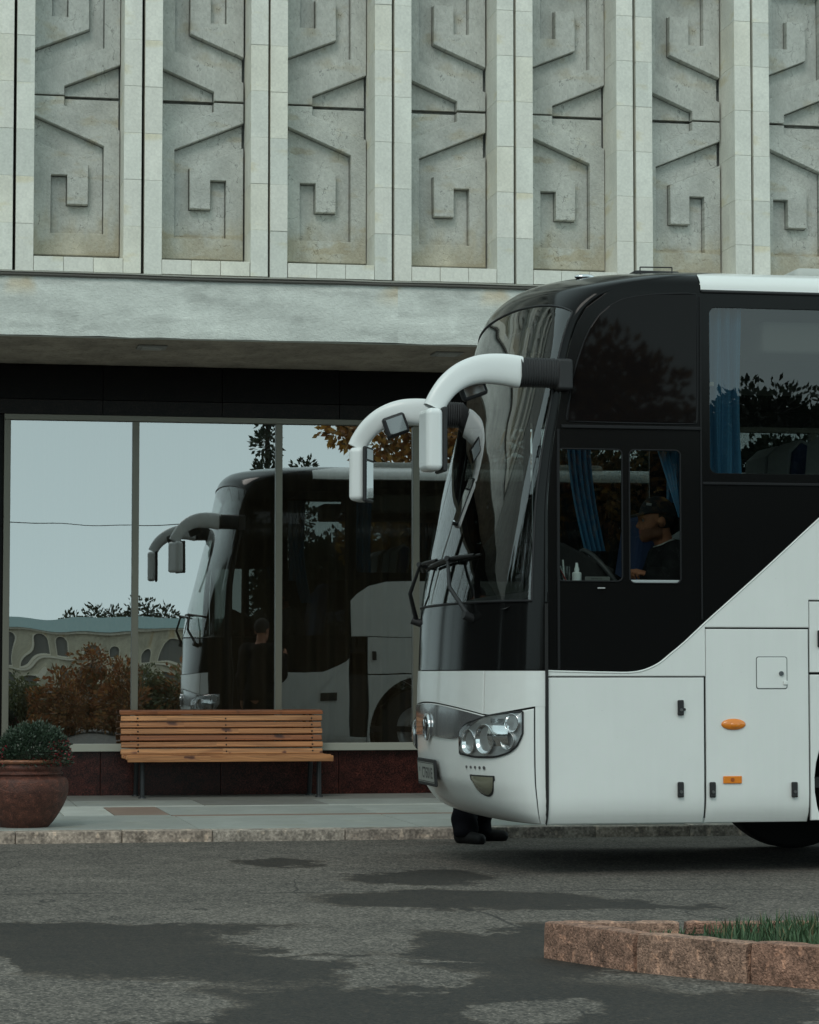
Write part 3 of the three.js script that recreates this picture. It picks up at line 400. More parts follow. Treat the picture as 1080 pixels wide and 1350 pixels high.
  // headlights
  const hHi = pchip([[0.54, 0.815], [0.60, 0.865], [0.75, 0.900], [0.95, 0.932], [1.31, 0.955]]), hLo = pchip([[0.54, 0.70], [0.75, 0.685], [0.95, 0.688], [1.12, 0.71], [1.25, 0.76], [1.31, 0.83]]);
  const lampMetal = mat(0.80, 0.81, 0.82, 0.12, { metalness: 1 }), lampDark = mat(0.74, 0.75, 0.76, 0.3, { metalness: 0.9 });
  for (const s of [1, -1]) {
    const h = group('headlight', bus);
    mesh('housing', patch(s * 0.54, s * 1.31, ph => hLo(Math.abs(ph)), ph => hHi(Math.abs(ph)), 0.004, 24, 14), lampDark, h);
    const rim = []; for (let k = 0; k <= 24; k++) rim.push(S(s * lerp(0.54, 1.31, k / 24), hLo(lerp(0.54, 1.31, k / 24)), 0.008)); for (let k = 24; k >= 0; k--) rim.push(S(s * lerp(0.54, 1.31, k / 24), hHi(lerp(0.54, 1.31, k / 24)), 0.008));
    mesh('gasket', new THREE.TubeGeometry(new THREE.CatmullRomCurve3(rim.map(p => new THREE.Vector3(...p)), true, 'catmullrom', 0.1), 160, 0.006, 6, true), mRub, h);
    for (const [ph, y, r, kd] of [[0.68, 0.772, 0.072, 0], [0.885, 0.79, 0.085, 1], [1.20, 0.888, 0.052, 0], [1.15, 0.785, 0.05, 2]]) {
      const c = S(s * ph, y, 0.012), n = norm(s * ph, y), L = group('lamp', h);
      // the lamps look forward, not out along the skin
      const dir = new THREE.Vector3(-0.75, 0, s * 0.35).lerp(new THREE.Vector3(...n), 0.55).normalize();
      L.quaternion.setFromUnitVectors(new THREE.Vector3(0, 0, 1), dir); L.position.set(c[0], c[1], c[2]);
      L.name = 'lamp';
      mesh('lamp_bowl', new THREE.LatheGeometry([[0.005, -0.03], [r * 0.5, -0.026], [r * 0.8, -0.012], [r * 0.95, 0.006], [r, 0.012], [r * 1.06, 0.008]].map(a => new THREE.Vector2(...a)), 28).rotateX(HP), kd === 2 ? mat(0.6, 0.6, 0.6, 0.25, { metalness: 0.9 }) : lampMetal, L);
    }
    mesh('reflector_trim', patch(s * 0.93, s * 1.16, ph => 0.752, ph => 0.872, (a, t) => 0.006 + 0.02 * Math.sin(Math.PI * t), 10, 10), lampMetal, h);
    mesh('reflector_trim', patch(s * 0.95, s * 1.12, ph => 0.885, ph => 0.912, (a, t) => 0.012, 8, 4), lampMetal, h);
    mesh('lens_cover', patch(s * 0.545, s * 1.305, ph => hLo(Math.abs(ph)) + 0.003, ph => hHi(Math.abs(ph)) - 0.003, (a, t) => 0.008 + 0.045 * Math.pow(Math.sin(Math.PI * clamp(a, 0.001, 0.999)) * Math.sin(Math.PI * clamp(t, 0.001, 0.999)), 0.35), 24, 14), phys(0.93, 0.94, 0.94, 0, { transmission: 1, thickness: 0, ior: 1.5 }), h);
    // fog lamp, its recess and the row of small holes
    const f = group('fog_lamp', bus), fLo = pchip([[0.655, 0.555], [0.68, 0.50], [0.73, 0.47], [0.80, 0.46], [0.87, 0.476], [0.92, 0.515], [0.945, 0.56]]);
    mesh('recess', patch(s * 0.64, s * 0.96, ph => fLo(clamp(Math.abs(ph), 0.655, 0.945)) - 0.008, 0.578, 0.003, 16, 8), mat(0.03, 0.03, 0.03, 0.5), f);
    mesh('lens', patch(s * 0.66, s * 0.94, ph => fLo(Math.abs(ph)) + 0.004, 0.570, (a, t) => 0.006 + 0.012 * Math.sin(Math.PI * a) * Math.sin(Math.PI * t), 16, 8), phys(0.17, 0.165, 0.12, 0.12, { clearcoat: 1 }), f);
    for (let k = 0; k < 5; k++) { const ph = s * (0.61 + k * 0.058), n = norm(ph, 0.622), o = mesh('sensor', new THREE.CylinderGeometry(k === 4 ? 0.011 : 0.008, 0.009, 0.008, 12).rotateX(HP), mat(0.09, 0.09, 0.09, 0.4), bus); o.position.set(...S(ph, 0.622, 0.002)); o.quaternion.setFromUnitVectors(new THREE.Vector3(0, 0, 1), new THREE.Vector3(...n)); }
  }
  // number plate
  {
    const cv = document.createElement('canvas'); cv.width = 512; cv.height = 128; const c = cv.getContext('2d'); c.fillStyle = '#8e908a'; c.fillRect(0, 0, 512, 128); c.strokeStyle = '#222'; c.lineWidth = 5; c.strokeRect(6, 6, 500, 116); c.fillStyle = '#15161a'; c.font = 'bold 96px sans-serif'; c.textAlign = 'center'; c.textBaseline = 'middle'; c.fillText('C760VE', 300, 68); c.font = 'bold 40px sans-serif'; c.fillText('01', 60, 50); c.fillRect(100, 12, 4, 104);
    const t = new THREE.CanvasTexture(cv); t.colorSpace = THREE.SRGBColorSpace;
    const p = group('number_plate', bus, -0.462, 0.565, -1.25); p.rotation.y = -HP; p.rotation.order = 'YXZ'; p.rotation.x = 0.06;
    mesh('plate_holder', rbox(-0.275, 0.275, -0.083, 0.083, -0.004, 0.014, 0.006), mRub, p);
    mesh('plate', new THREE.PlaneGeometry(0.52, 0.125).translate(0, 0, 0.0155), mat(1, 1, 1, 0.5, { map: t }), p);
  }
  // black mask, windscreen, pillars, roof front
  add1('windscreen_mask', patch(-HP, HP, 1.197, 1.592, 0.001, 70, 10), mK);
  const wsTop = ph => 3.405 - 0.10 * Math.pow(Math.abs(ph) / 1.3, 2), PE = 1.40;
  add1('windscreen', patch(-PE + 0.01, PE - 0.01, 1.598, wsTop, 0, 90, 70), mScreen);
  for (const s of [1, -1]) add1('pillar', patch(s * (PE - 0.015), s * HP, 1.592, 3.40, 0.003, 10, 60), mK);
  add1('roof_front', patch(-HP, HP, wsTop, 3.665, 0.002, 70, 30), mK);
  add1('seal', tube(Array.from({ length: 41 }, (_, k) => { const ph = lerp(-PE, PE, k / 40); return S(ph, wsTop(ph), 0.003); }), 0.006, 120, 6), mRub);
  add1('seal', tube(Array.from({ length: 41 }, (_, k) => { const ph = lerp(-PE, PE, k / 40); return S(ph, 1.596, 0.004); }), 0.008, 120, 6), mTrim);
  for (const s of [1, -1]) add1('seal', tube(Array.from({ length: 30 }, (_, k) => S(s * PE, lerp(1.596, wsTop(PE), k / 29), 0.004)), 0.007, 80, 6), mRub);
  // the roof behind: black up to the first window, white from there
  const roofG = (a, b, nt = 30) => [1, -1].map(sd => grid((s, t) => { const y = lerp(3.40, 3.665, t), u0 = U0(y), ua = Math.max(a, u0), ub = Math.max(b, u0); return [lerp(ua, ub, s), y, -1.25 + sd * Hw(y)]; }, 10, nt));
  add1('roof_corner', merge(roofG(-1, 0.935)), mK);
  add1('roof', merge(roofG(0.94, BL)), mW);
  add1('rain_gutter', merge([1, -1].map(s => bar([0.94, 3.432, -1.25 + s * 1.252], [BL, 3.432, -1.25 + s * 1.252], 0.011, 8))), mRub);
  { const k = group('roof_hatch', bus, 0.78, 3.60, -0.5); mesh('hatch_lid', rbox(-0.14, 0.14, -0.03, 0.008, -0.2, 0.12, 0.008), mRub, k); mesh('handle', merge([bar([-0.10, 0.03, 0.1], [0.10, 0.033, 0.1], 0.004), bar([-0.10, 0.0, 0.1], [-0.10, 0.03, 0.1], 0.004), bar([0.10, 0.0, 0.1], [0.10, 0.033, 0.1], 0.004)]), mRub, k); }
  add1('marker_lamp', new THREE.SphereGeometry(0.04, 16, 10).scale(1.6, 0.45, 0.9).translate(0.36, 3.575, -0.5), mChrome);
  { const k = group('air_conditioner', bus); mesh('shell', rbox(1.75, 4.6, 3.55, 3.70, -1.85, -0.65, 0.05, 3), mat(0.42, 0.43, 0.40, 0.6), k); mesh('grille', rbox(2.2, 4.2, 3.702, 3.712, -1.7, -0.8, 0.004), mRub, k); }
  add1('rear_wall', rbox(BL - 0.02, BL + 0.12, 0.34, 3.6, -2.48, -0.02, 0.06, 3), mW);
  add1('under_floor', box(0.05, BL, 0.5, 0.56, -2.42, -0.08), mSeam);

  // --- near flank
  const sw = [[-0.0, 1.192], [0.35, 1.184], [0.50, 1.184], [0.58, 1.198], [0.666, 1.236], [0.74, 1.293], [0.814, 1.352], [0.953, 1.477], [1.281, 1.76], [1.659, 2.096], [1.86, 2.272], [1.93, 2.318], [2.02, 2.333], [2.2, 2.336], [BL, 2.336]];
  const topEdge = [[BL, 3.425], [0.46, 3.425], [0.43, 3.42]]; for (let k = 0; k <= 24; k++) { const y = lerp(3.41, 1.21, k / 24); topEdge.push([U0(y) + 0.002, y]); }
  const dw1 = rrect(0.062, 0.452, 1.712, 2.485, 0.03), dw2 = rrect(0.496, 0.806, 1.702, 2.485, 0.03);
  const wins = [[0.99, 2.72], [2.80, 4.40], [4.48, 6.08], [6.16, 7.76], [7.84, 9.44], [9.52, 10.9]];
  add1('side_panel_black', extr(shape([...sw.map(([u, y]) => [u, y + 0.002]), ...topEdge], [dw1, dw2, ...wins.map(([a, b]) => rrect(a, b, 2.355, 3.338, 0.04))]), 0.022, 0.002, 0), mK);
  // dark glossy quarter pane and raised frame lines
  const qp = []; for (const p of [[0.906, 2.648], [0.911, 3.412], [0.641, 3.405], [0.54, 3.39], [0.456, 3.37], [0.38, 3.33], [0.318, 3.277], [0.265, 3.2], [0.226, 3.118], [0.185, 3.0], [0.156, 2.893], [0.136, 2.77], [0.123, 2.648]]) qp.push(p);
  add1('quarter_pane', extr(shape(qp), 0.010, 0.003, 0.008), phys(0.006, 0.005, 0.005, 0.02, { specularIntensity: 0.25 }));
  const loop = (pts, r, m, name = 'frame_trim') => add1(name, new THREE.TubeGeometry(new THREE.CatmullRomCurve3(pts.map(([u, y]) => new THREE.Vector3(u, y, 0.001)), true, 'catmullrom', 0.05), pts.length * 8, r, 6, true), m);
  loop(qp, 0.006, mTrim); loop(dw1, 0.005, mTrim); loop(dw2, 0.005, mTrim);
  add1('frame_trim', rbox(0.085, 0.93, 2.606, 2.626, -0.002, 0.014, 0.004), mTrim);
  add1('frame_trim', rbox(0.060, 0.075, 1.20, 2.60, -0.002, 0.008, 0.002).applyMatrix4(new THREE.Matrix4().makeShear(0, 0, 0, 0, 0, 0)), mTrim);
  add1('frame_trim', rbox(0.928, 0.938, 1.49, 3.40, -0.002, 0.007, 0.002), mTrim);
  add1('frame_trim', rbox(0.94, BL, 2.286, 2.302, -0.002, 0.009, 0.003), mTrim);
  add1('driver_window', new THREE.ShapeGeometry(shape(dw1)).translate(0, 0, -0.012), mGlass);
  add1('driver_window', new THREE.ShapeGeometry(shape(dw2)).translate(0, 0, -0.012), mGlass);
  add1('window_handle', rbox(0.30, 0.345, 1.668, 1.676, 0, 0.012, 0.002), mat(0.35, 0.35, 0.35, 0.4));
  add1('window_rail', rbox(0.498, 0.804, 1.704, 1.722, -0.03, -0.006, 0.003), mat(0.40, 0.42, 0.42, 0.35, { metalness: 0.6 }));
  for (const [a, b] of wins) { add1('side_window', new THREE.ShapeGeometry(shape(rrect(a, b, 2.355, 3.338, 0.04))).translate(0, 0, -0.008), mShade); }
  // white flank above the doors
  const lw = [[0.003, 1.158], [0.951, 1.158], [0.951, 1.445], [1.588, 1.445], [1.588, 1.608], [BL, 1.608]];
  add1('side_panel_white', extr(shape([...lw, ...sw.slice().reverse().map(([u, y]) => [u, y - 0.003])]), 0.03, 0.006, 0.004), mW);
  add1('swoosh_edge', tube(sw.slice(0, 14).map(([u, y]) => [u, y - 0.003, 0.003]), 0.006, 160, 6), mW);
  add1('inner_side', merge([box(0.03, 1.0, 0.33, 1.65, -0.05, -0.032), box(1.0, 1.6, 0.33, 2.3, -0.05, -0.032), box(1.6, BL, 1.165, 2.3, -0.05, -0.032), box(2.865, 7.665, 0.33, 1.165, -0.05, -0.032), box(8.935, BL, 0.33, 1.165, -0.05, -0.032)]), mSeam);
  // doors of the flank
  const latch = (p, u, y) => { const l = mesh('latch', rbox(u - 0.018, u + 0.018, y - 0.045, y + 0.045, 0, 0.022, 0.007, 2), mRub, p); mesh('lock', new THREE.CylinderGeometry(0.009, 0.009, 0.008, 12).rotateX(HP).translate(u, y - 0.012, 0.024), mat(0.2, 0.2, 0.2, 0.3, { metalness: 0.8 }), l); return l; };
  { const d = add1('luggage_door', panel(0.005, 0.941, 0.302, 1.151), mW); latch(d, 0.797, 0.975); latch(d, 0.794, 0.498); mesh('knob', new THREE.CylinderGeometry(0.008, 0.008, 0.012, 10).rotateX(HP).translate(0.82, 0.965, 0.008), mRub, d); }
  {
    const d = add1('luggage_door', panel(0.954, 1.583, 0.302, 1.436), mW); latch(d, 0.988, 0.496); latch(d, 1.489, 0.493);
    mesh('fuel_flap', extr(shape(rrect(1.266, 1.449, 1.088, 1.270, 0.012)), 0.006, 0.0025, 0.004), mW, d);
    mesh('flap_gap', extr(shape(rrect(1.261, 1.454, 1.083, 1.275, 0.015), [rrect(1.2665, 1.4485, 1.0885, 1.2695, 0.012)]), 0.003, 0.0005, 0.0012), mat(0.10, 0.11, 0.11, 0.6), d);
    mesh('flap_lock', new THREE.CylinderGeometry(0.013, 0.015, 0.012, 16).rotateX(HP).translate(1.415, 1.175, 0.009), mat(0.16, 0.17, 0.18, 0.3, { metalness: 0.7 }), d);
    mesh('flap_tab', rbox(1.427, 1.452, 1.108, 1.132, 0.003, 0.013, 0.004), mW, d);
    mesh('marker_lamp', new THREE.SphereGeometry(0.075, 28, 16).scale(1, 0.44, 0.26).translate(1.12, 0.877, 0.002), mAmber, d);
    mesh('marker_lamp', new THREE.SphereGeometry(0.035, 20, 12).scale(1, 0.6, 0.4).translate(1.125, 0.874, 0.012), mAmber, d);
    mesh('reflector', rbox(1.054, 1.168, 0.531, 0.575, 0, 0.010, 0.004), mAmber, d); mesh('reflector_centre', new THREE.CylinderGeometry(0.012, 0.012, 0.004, 14).rotateX(HP).translate(1.11, 0.553, 0.010), mat(0.35, 0.08, 0.01, 0.4), d);
  }
  const arc = (cx, cy, r, a0, a1, n) => Array.from({ length: n + 1 }, (_, k) => { const a = lerp(a0, a1, k / n); return [cx + r * Math.cos(a), cy + r * Math.sin(a)]; });
  const WX = [2.23, 8.3], a1 = Math.asin((0.312 - 0.53) / 0.615);
  for (const wx of WX) for (const s of [1, -1]) {
    const pts = [[wx - 0.637, 0.312], ...arc(wx, 0.53, 0.615, Math.PI - a1, a1, 28), [wx + 0.637, 0.312], [wx + 0.637, 1.168], [wx - 0.637, 1.168]];
    const g = extr(shape(pts), 0.03, 0.005, 0.004); if (s < 0) { g.rotateY(Math.PI); g.translate(2 * wx, 0, -2.5); }
    add1('wheel_arch', g, mW);
    add1('arch_liner', new THREE.CylinderGeometry(0.62, 0.62, 0.5, 28, 1, true, 0, Math.PI).rotateX(HP).rotateZ(HP).translate(wx, 0.53, s > 0 ? -0.27 : -2.23), mSeam);
    const w = group('wheel', bus, wx, 0.515, s > 0 ? -0.22 : -2.28); if (s < 0) w.rotation.y = Math.PI;
    mesh('tyre', new THREE.LatheGeometry([[0.29, -0.13], [0.40, -0.145], [0.48, -0.14], [0.508, -0.115], [0.515, -0.06], [0.515, 0.06], [0.508, 0.115], [0.48, 0.14], [0.40, 0.145], [0.29, 0.13]].map(p => new THREE.Vector2(...p)), 48).rotateX(HP), mat(0.02, 0.02, 0.02, 0.85), w);
    mesh('rim', merge([new THREE.LatheGeometry([[0.0, 0.10], [0.09, 0.10], [0.12, 0.06], [0.16, 0.03], [0.24, 0.05], [0.28, 0.11], [0.295, 0.13]].map(p => new THREE.Vector2(...p)), 40).rotateX(HP), ...Array.from({ length: 10 }, (_, k) => new THREE.CylinderGeometry(0.014, 0.014, 0.05, 8).rotateX(HP).translate(0.13 * Math.cos(k * 0.628), 0.13 * Math.sin(k * 0.628), 0.08))]), mat(0.5, 0.5, 0.49, 0.4, { metalness: 0.5 }), w);
  }
  for (const s of [1, -1]) for (const wx of WX) { const L = add1('luggage_door', panel(wx - 0.637, wx + 0.637, 1.182, 1.60, s), mW); const zz = s > 0 ? 0 : -2.5, q = s > 0 ? 1 : -1; mesh('latch', rbox(wx - 0.59, wx - 0.545, 1.33, 1.43, Math.min(zz, zz + q * 0.02), Math.max(zz, zz + q * 0.02), 0.006), mRub, L); mesh('latch', rbox(wx + 0.1, wx + 0.22, 1.33, 1.42, Math.min(zz, zz + q * 0.02), Math.max(zz, zz + q * 0.02), 0.009), mRub, L); }
  for (const s of [1, -1]) { for (let k = 0; k < 4; k++) { const a = 2.872 + k * 1.197, L = add1('luggage_door', panel(a, a + 1.19, 0.302, 1.60, s), mW); if (s > 0) { latch(L, a + 0.1, 0.49); latch(L, a + 1.09, 0.49); } } add1('luggage_door', panel(8.944, BL, 0.302, 1.60, s), mW); }
  // --- far flank, which the shop windows mirror
  const fwin = [[1.45, 2.72], ...wins.slice(1)];
  const far = g => { g.scale(1, 1, -1); g.translate(0, 0, -2.5); const ix = g.index; if (ix) { for (let i = 0; i < ix.count; i += 3) { const t = ix.getX(i); ix.setX(i, ix.getX(i + 1)); ix.setX(i + 1, t); } } else { for (const k of Object.keys(g.attributes)) { const A = g.attributes[k], n = A.itemSize; for (let i = 0; i < A.count; i += 3) for (let c = 0; c < n; c++) { const t = A.array[i * n + c]; A.array[i * n + c] = A.array[(i + 1) * n + c]; A.array[(i + 1) * n + c] = t; } } } return g; };
  const fsw = [[0.50, 1.192], [0.85, 1.18], [1.05, 1.2], [1.34, 1.33], [1.38, 1.36], [1.38, 2.03], [1.46, 2.11], [1.6, 2.20], [1.8, 2.25], [2.1, 2.26], [BL, 2.26]];
  add1('side_panel_black', far(extr(shape([...fsw, [BL, 3.425], [0.50, 3.425]], [rrect(0.56, 1.32, 1.62, 3.30, 0.05), ...fwin.map(([a, b]) => rrect(a, b, 2.355, 3.338, 0.04))]), 0.022, 0.002, 0)), mK);
  for (const [a, b, y0, y1] of [[0.56, 1.32, 1.62, 3.30], ...fwin.map(w => [...w, 2.355, 3.338])]) add1('side_window', far(new THREE.ShapeGeometry(shape(rrect(a, b, y0, y1, 0.04))).translate(0, 0, -0.008)), mShade);
  add1('side_panel_white', far(extr(shape([[1.39, 1.608], [BL, 1.608], ...fsw.slice(5).reverse().map(([u, y]) => [u + 0.004, y - 0.004])]), 0.03, 0.006, 0.004)), mW);
  add1('side_panel_white', far(extr(shape([[0.505, 0.45], [1.375, 0.45], [1.375, 1.35], ...fsw.slice(0, 5).reverse().map(([u, y]) => [u + 0.003, y - 0.004])]), 0.03, 0.006, 0.004)), mW);
  { const d = add1('side_panel_white', panel(0.505, 1.585, 0.302, 0.452, -1), mW); }
  add1('door_handle', far(rbox(1.02, 1.22, 0.86, 0.95, 0, 0.018, 0.008)), mRub);
  add1('inner_side', merge([box(0.52, 1.6, 0.33, 1.17, -2.468, -2.45), box(1.6, BL, 1.165, 2.2, -2.468, -2.45), box(2.865, 7.665, 0.33, 1.165, -2.468, -2.45), box(8.935, BL, 0.33, 1.165, -2.468, -2.45)]), mSeam);
  { // entrance door at the front corner
    const d = group('entrance_door', bus);
    mesh('door_leaf', grid((s, t) => flank(lerp(-0.27, 0.485, s), lerp(0.33, 1.58, t), -1, 0.004), 24, 8), mK, d);
    mesh('door_glass', grid((s, t) => flank(lerp(-0.20, 0.45, s), lerp(1.60, 3.2, t), -1, 0.0), 24, 20), mDoor, d);
    mesh('door_frame', merge([grid((s, t) => flank(lerp(0.44, 0.49, s), lerp(1.58, 3.40, t), -1, 0.004), 4, 8), grid((s, t) => flank(lerp(-0.10, 0.49, s), lerp(3.19, 3.40, t), -1, 0.004), 10, 4), grid((s, t) => flank(lerp(0.10, 0.14, s), lerp(1.58, 3.40, t), -1, 0.006), 2, 8)]), mK, d);
  }
  add1('roof_corner', far(extr(shape([[0.2, 3.395], [0.5, 3.395], [0.5, 3.425], [0.42, 3.425]]), 0.02, 0.001, 0)), mK);

  // --- mirrors on curved arms
  function sweep(pts, rad, n, seg, asp) { const c = new THREE.CatmullRomCurve3(pts.map(p => new THREE.Vector3(...p))); return grid((s, t) => { const p = c.getPointAt(t), tg = c.getTangentAt(t), nn = new THREE.Vector3(0, 0, 1).cross(tg).normalize(), b = tg.clone().cross(nn), r = rad(t), a = s * 2 * Math.PI, ca = Math.cos(a), sa = Math.sin(a), sq = 1 / Math.pow(Math.pow(Math.abs(ca), 3) + Math.pow(Math.abs(sa), 3), 1 / 3); return [p.x + (nn.x * ca * r + b.x * sa * r * asp) * sq, p.y + (nn.y * ca * r + b.y * sa * r * asp) * sq, p.z + (nn.z * ca * r + b.z * sa * r * asp) * sq]; }, seg, n); }
  const mShell = phys(0.74, 0.755, 0.745, 0.42, { clearcoat: 0.4, clearcoatRoughness: 0.15 });
  for (const s of [1, -1]) {
    const m = group('wing_mirror', bus, 0, 0, s > 0 ? 0 : -2.5), zc = s * 0.03;
    mesh('mount', rbox(0.045, 0.14, 2.82, 3.005, Math.min(zc - s * 0.08, zc + s * 0.06), Math.max(zc - s * 0.08, zc + s * 0.06), 0.02, 2), mRub, m);
    mesh('bellows', sweep([[-0.17, 2.923, zc], [-0.06, 2.924, zc], [0.05, 2.92, zc]], t => 0.084 + 0.004 * Math.sin(t * 90), 80, 24, 0.75), mRub, m);
    mesh('mirror_arm', sweep([[-0.165, 2.924, zc], [-0.27, 2.938, zc], [-0.40, 2.935, zc + s * 0.01], [-0.51, 2.90, zc + s * 0.03], [-0.60, 2.835, zc + s * 0.05], [-0.665, 2.75, zc + s * 0.065], [-0.692, 2.695, zc + s * 0.07]], t => lerp(0.094, 0.062, sstep(0, 1, t)) * (t < 0.001 ? 0.98 : 1), 60, 28, 0.62), mShell, m);
    const h = new THREE.Object3D();
    const head = (g) => { g.translate(0.70, 0, 0); g.rotateY(s > 0 ? 0.06 : -0.42); g.translate(-0.70, 0, 0); return g; };
    const z0 = s * 0.10;
    mesh('mirror_housing', head(rbox(-0.765, -0.665, 2.332, 2.692, z0 - 0.105, z0 + 0.105, 0.034, 4)), mShell, m);
    mesh('mirror_bezel', head(rbox(-0.668, -0.640, 2.325, 2.70, z0 - 0.10, z0 + 0.10, 0.012, 3)), mRub, m);
    mesh('mirror_glass', head(rbox(-0.642, -0.6385, 2.345, 2.60, z0 - 0.085, z0 + 0.085, 0.0015)), mat(0.85, 0.87, 0.87, 0.01, { metalness: 1 }), m);
    mesh('mirror_glass', head(rbox(-0.642, -0.6385, 2.612, 2.685, z0 - 0.08, z0 + 0.08, 0.0015)), mat(0.3, 0.31, 0.31, 0.02, { metalness: 1 }), m);
    { const w = group('wide_mirror', m, -0.44, 2.845, zc - 0.0 + (s < 0 ? 0.045 : -0.045)); w.rotation.set(0, 0, 0.35); mesh('wide_bezel', rbox(-0.085, 0.075, -0.075, 0.07, -0.03, 0.03, 0.022, 3), mRub, w); mesh('wide_glass', rbox(-0.065, 0.055, -0.055, 0.052, 0.0305, 0.034, 0.0015), mat(0.16, 0.16, 0.16, 0.03, { metalness: 1 }), w); }
  }
  // --- wipers
  for (const [ph, phb] of [[0.66, 0.30], [-0.62, -0.35]]) {
    const w = group('wiper', bus), piv = S(ph, 1.52, 0.03), tip = S(phb, 1.86, 0.06), mid = S((ph + phb) / 2, 1.68, 0.085);
    mesh('wiper_arm', merge([bar(piv, mid, 0.016, 8, 0.013), bar(mid, tip, 0.013, 8, 0.010), bar(S(ph, 1.50, -0.005), add(piv, norm(ph, 1.52), 0.03), 0.026, 12)]), mRub, w);
    mesh('wiper_blade', merge([tube([S(phb - 0.42, 1.84, 0.035), S(phb, 1.865, 0.05), S(phb + 0.36, 1.875, 0.035)], 0.010, 24, 6), tube([S(phb - 0.45, 1.845, 0.012), S(phb, 1.87, 0.014), S(phb + 0.40, 1.88, 0.012)], 0.007, 24, 6), bar(S(phb - 0.02, 1.86, 0.02), S(phb + 0.02, 1.86, 0.075), 0.017, 8)]), mRub, w);
  }
  // --- inside: floors, dash, seats, curtains
  add1('cab_floor', box(0.0, 1.35, 0.95, 1.0, -2.4, -0.06), mInt);
  add1('cabin_floor', box(1.3, BL, 1.42, 1.48, -2.42, -0.06), mInt); add1('cabin_step', box(1.3, 1.34, 1.0, 1.42, -2.42, -0.06), mInt);
  add1('ceiling', box(1.0, BL, 3.36, 3.40, -2.4, -0.1), mLiner);
  for (const [a, b] of [[-0.55, -0.10], [-2.4, -1.95]]) add1('luggage_rack', rbox(1.35, BL - 0.2, 3.08, 3.28, a, b, 0.03, 2), mLiner);
  add1('cab_ceiling', grid((s, t) => [lerp(0.12, 1.0, s), lerp(3.32, 3.38, s), lerp(-2.42, -0.08, t)], 4, 4), mInt);
  add1('dashboard', grid((s, t) => { const z = lerp(-2.38, -0.10, s), k = t, bx = -0.30 + 0.52 * Math.min(1, k * 1.4), zz = (z + 1.25) / 1.25; return [bx + 0.10 * zz * zz * zz * zz * (1 - k) + (k > 0.72 ? -(k - 0.72) * 0.5 : 0), k < 0.72 ? 1.60 + 0.10 * Math.sin(k / 0.72 * 2.2) - 0.05 * (1 - k) : lerp(1.68, 1.0, (k - 0.72) / 0.28), z]; }, 24, 24), mInt);
  add1('dash_binnacle', extr(shape([[0.05, 1.62], [0.17, 1.965], [0.21, 1.955], [0.52, 1.80], [0.50, 1.74], [0.2, 1.62]]), 0.5, 0.02, -0.42), mInt);
  add1('side_shelf', rbox(0.02, 0.56, 1.66, 1.70, -0.30, -0.026, 0.008), mInt);
  add1('door_lining', box(0.03, 1.3, 1.0, 1.68, -0.055, -0.027), mInt);
  {
    const st = group('steering_wheel', bus, 0.50, 1.735, -0.60); st.rotation.z = -0.95; // tilted towards the seat
    mesh('wheel_rim', new THREE.TorusGeometry(0.225, 0.016, 10, 48).rotateX(HP), mat(0.05, 0.05, 0.052, 0.5), st);
    mesh('wheel_hub', merge([new THREE.CylinderGeometry(0.07, 0.08, 0.05, 20), bar([-0.22, 0, 0], [0.22, 0, 0], 0.014), bar([0, 0, 0], [0, 0, 0.22], 0.014), bar([0, 0, 0], [0, -0.45, 0], 0.03)]), mInt, st);
  }
  const mBlue = mat(0.035, 0.055, 0.13, 0.95), mGreyC = mat(0.36, 0.37, 0.36, 0.9);
  function seat(name, u, y, z, w, blue, cover) {
    const g = group(name, bus, u, y, z); const m = mBlue;
    const sh = shape([[-0.30, 0.28], [-0.46, 0.33], [-0.50, 0.40], [-0.46, 0.45], [-0.02, 0.44], [0.05, 0.62], [0.10, 0.95], [0.13, 1.14], [0.19, 1.20], [0.25, 1.17], [0.24, 1.05], [0.18, 0.60], [0.14, 0.36], [0.06, 0.28]]);
    mesh('cushion', extr(sh, w, 0.035, w / 2), m, g);
    if (cover) mesh('headrest_cover', extr(shape([[0.075, 0.86], [0.10, 1.14], [0.185, 1.215], [0.26, 1.18], [0.262, 1.05], [0.235, 0.84], [0.225, 0.84], [0.243, 1.04], [0.24, 1.165], [0.185, 1.195], [0.12, 1.13], [0.09, 0.86]]), w - 0.04, 0.004, w / 2 - 0.02), mGreyC, g);
    mesh('pedestal', box(-0.3, 0.05, 0, 0.28, -w / 2 + 0.08, w / 2 - 0.08), mInt, g);
    return g;
  }
  { const g = seat('driver_seat', 1.06, 0.99, -0.62, 0.52, false, false); }
  seat('guide_seat', 0.93, 1.04, -2.02, 0.5, true, false);
  for (let r = 0; r < 5; r++) for (const z of [-0.38, -0.86, -1.64, -2.12]) seat('passenger_seat', 1.86 + r * 0.82, 1.48, z, 0.46, true, true);
  // pleated blue curtains at the ends of the windows
  const mCur = mat(0.075, 0.24, 0.40, 0.9);
  const curtain = (a, b, y0, y1, z, f, m, lean = 0) => grid((s, t) => { const u = lerp(a, b, s) + lean * (1 - t), fold = Math.sin(s * f * 6.283 + 0.5 * Math.sin(t * 3)); return [u + 0.006 * Math.sin(t * 5 + s * 9), lerp(y0, y1, t), z + 0.022 * fold + 0.008 * Math.sin(s * f * 13)]; }, 110, 20);
  add1('window_curtain', curtain(0.985, 1.20, 2.34, 3.345, -0.075, 3.4, mCur), mCur);
  add1('curtain_tie', rbox(0.985, 1.03, 2.875, 2.90, -0.052, -0.04, 0.004), mat(0.45, 0.47, 0.45, 0.8));
  for (const u of [2.62, 4.32, 6.0]) add1('window_curtain', curtain(u, u + 0.24, 2.34, 3.345, -0.075, 3.4, mCur), mCur);
  for (const u of [1.42, 2.6, 4.3]) add1('window_curtain', curtain(u, u + 0.22, 2.34, 3.345, -2.425, 3.4, mCur), mCur);
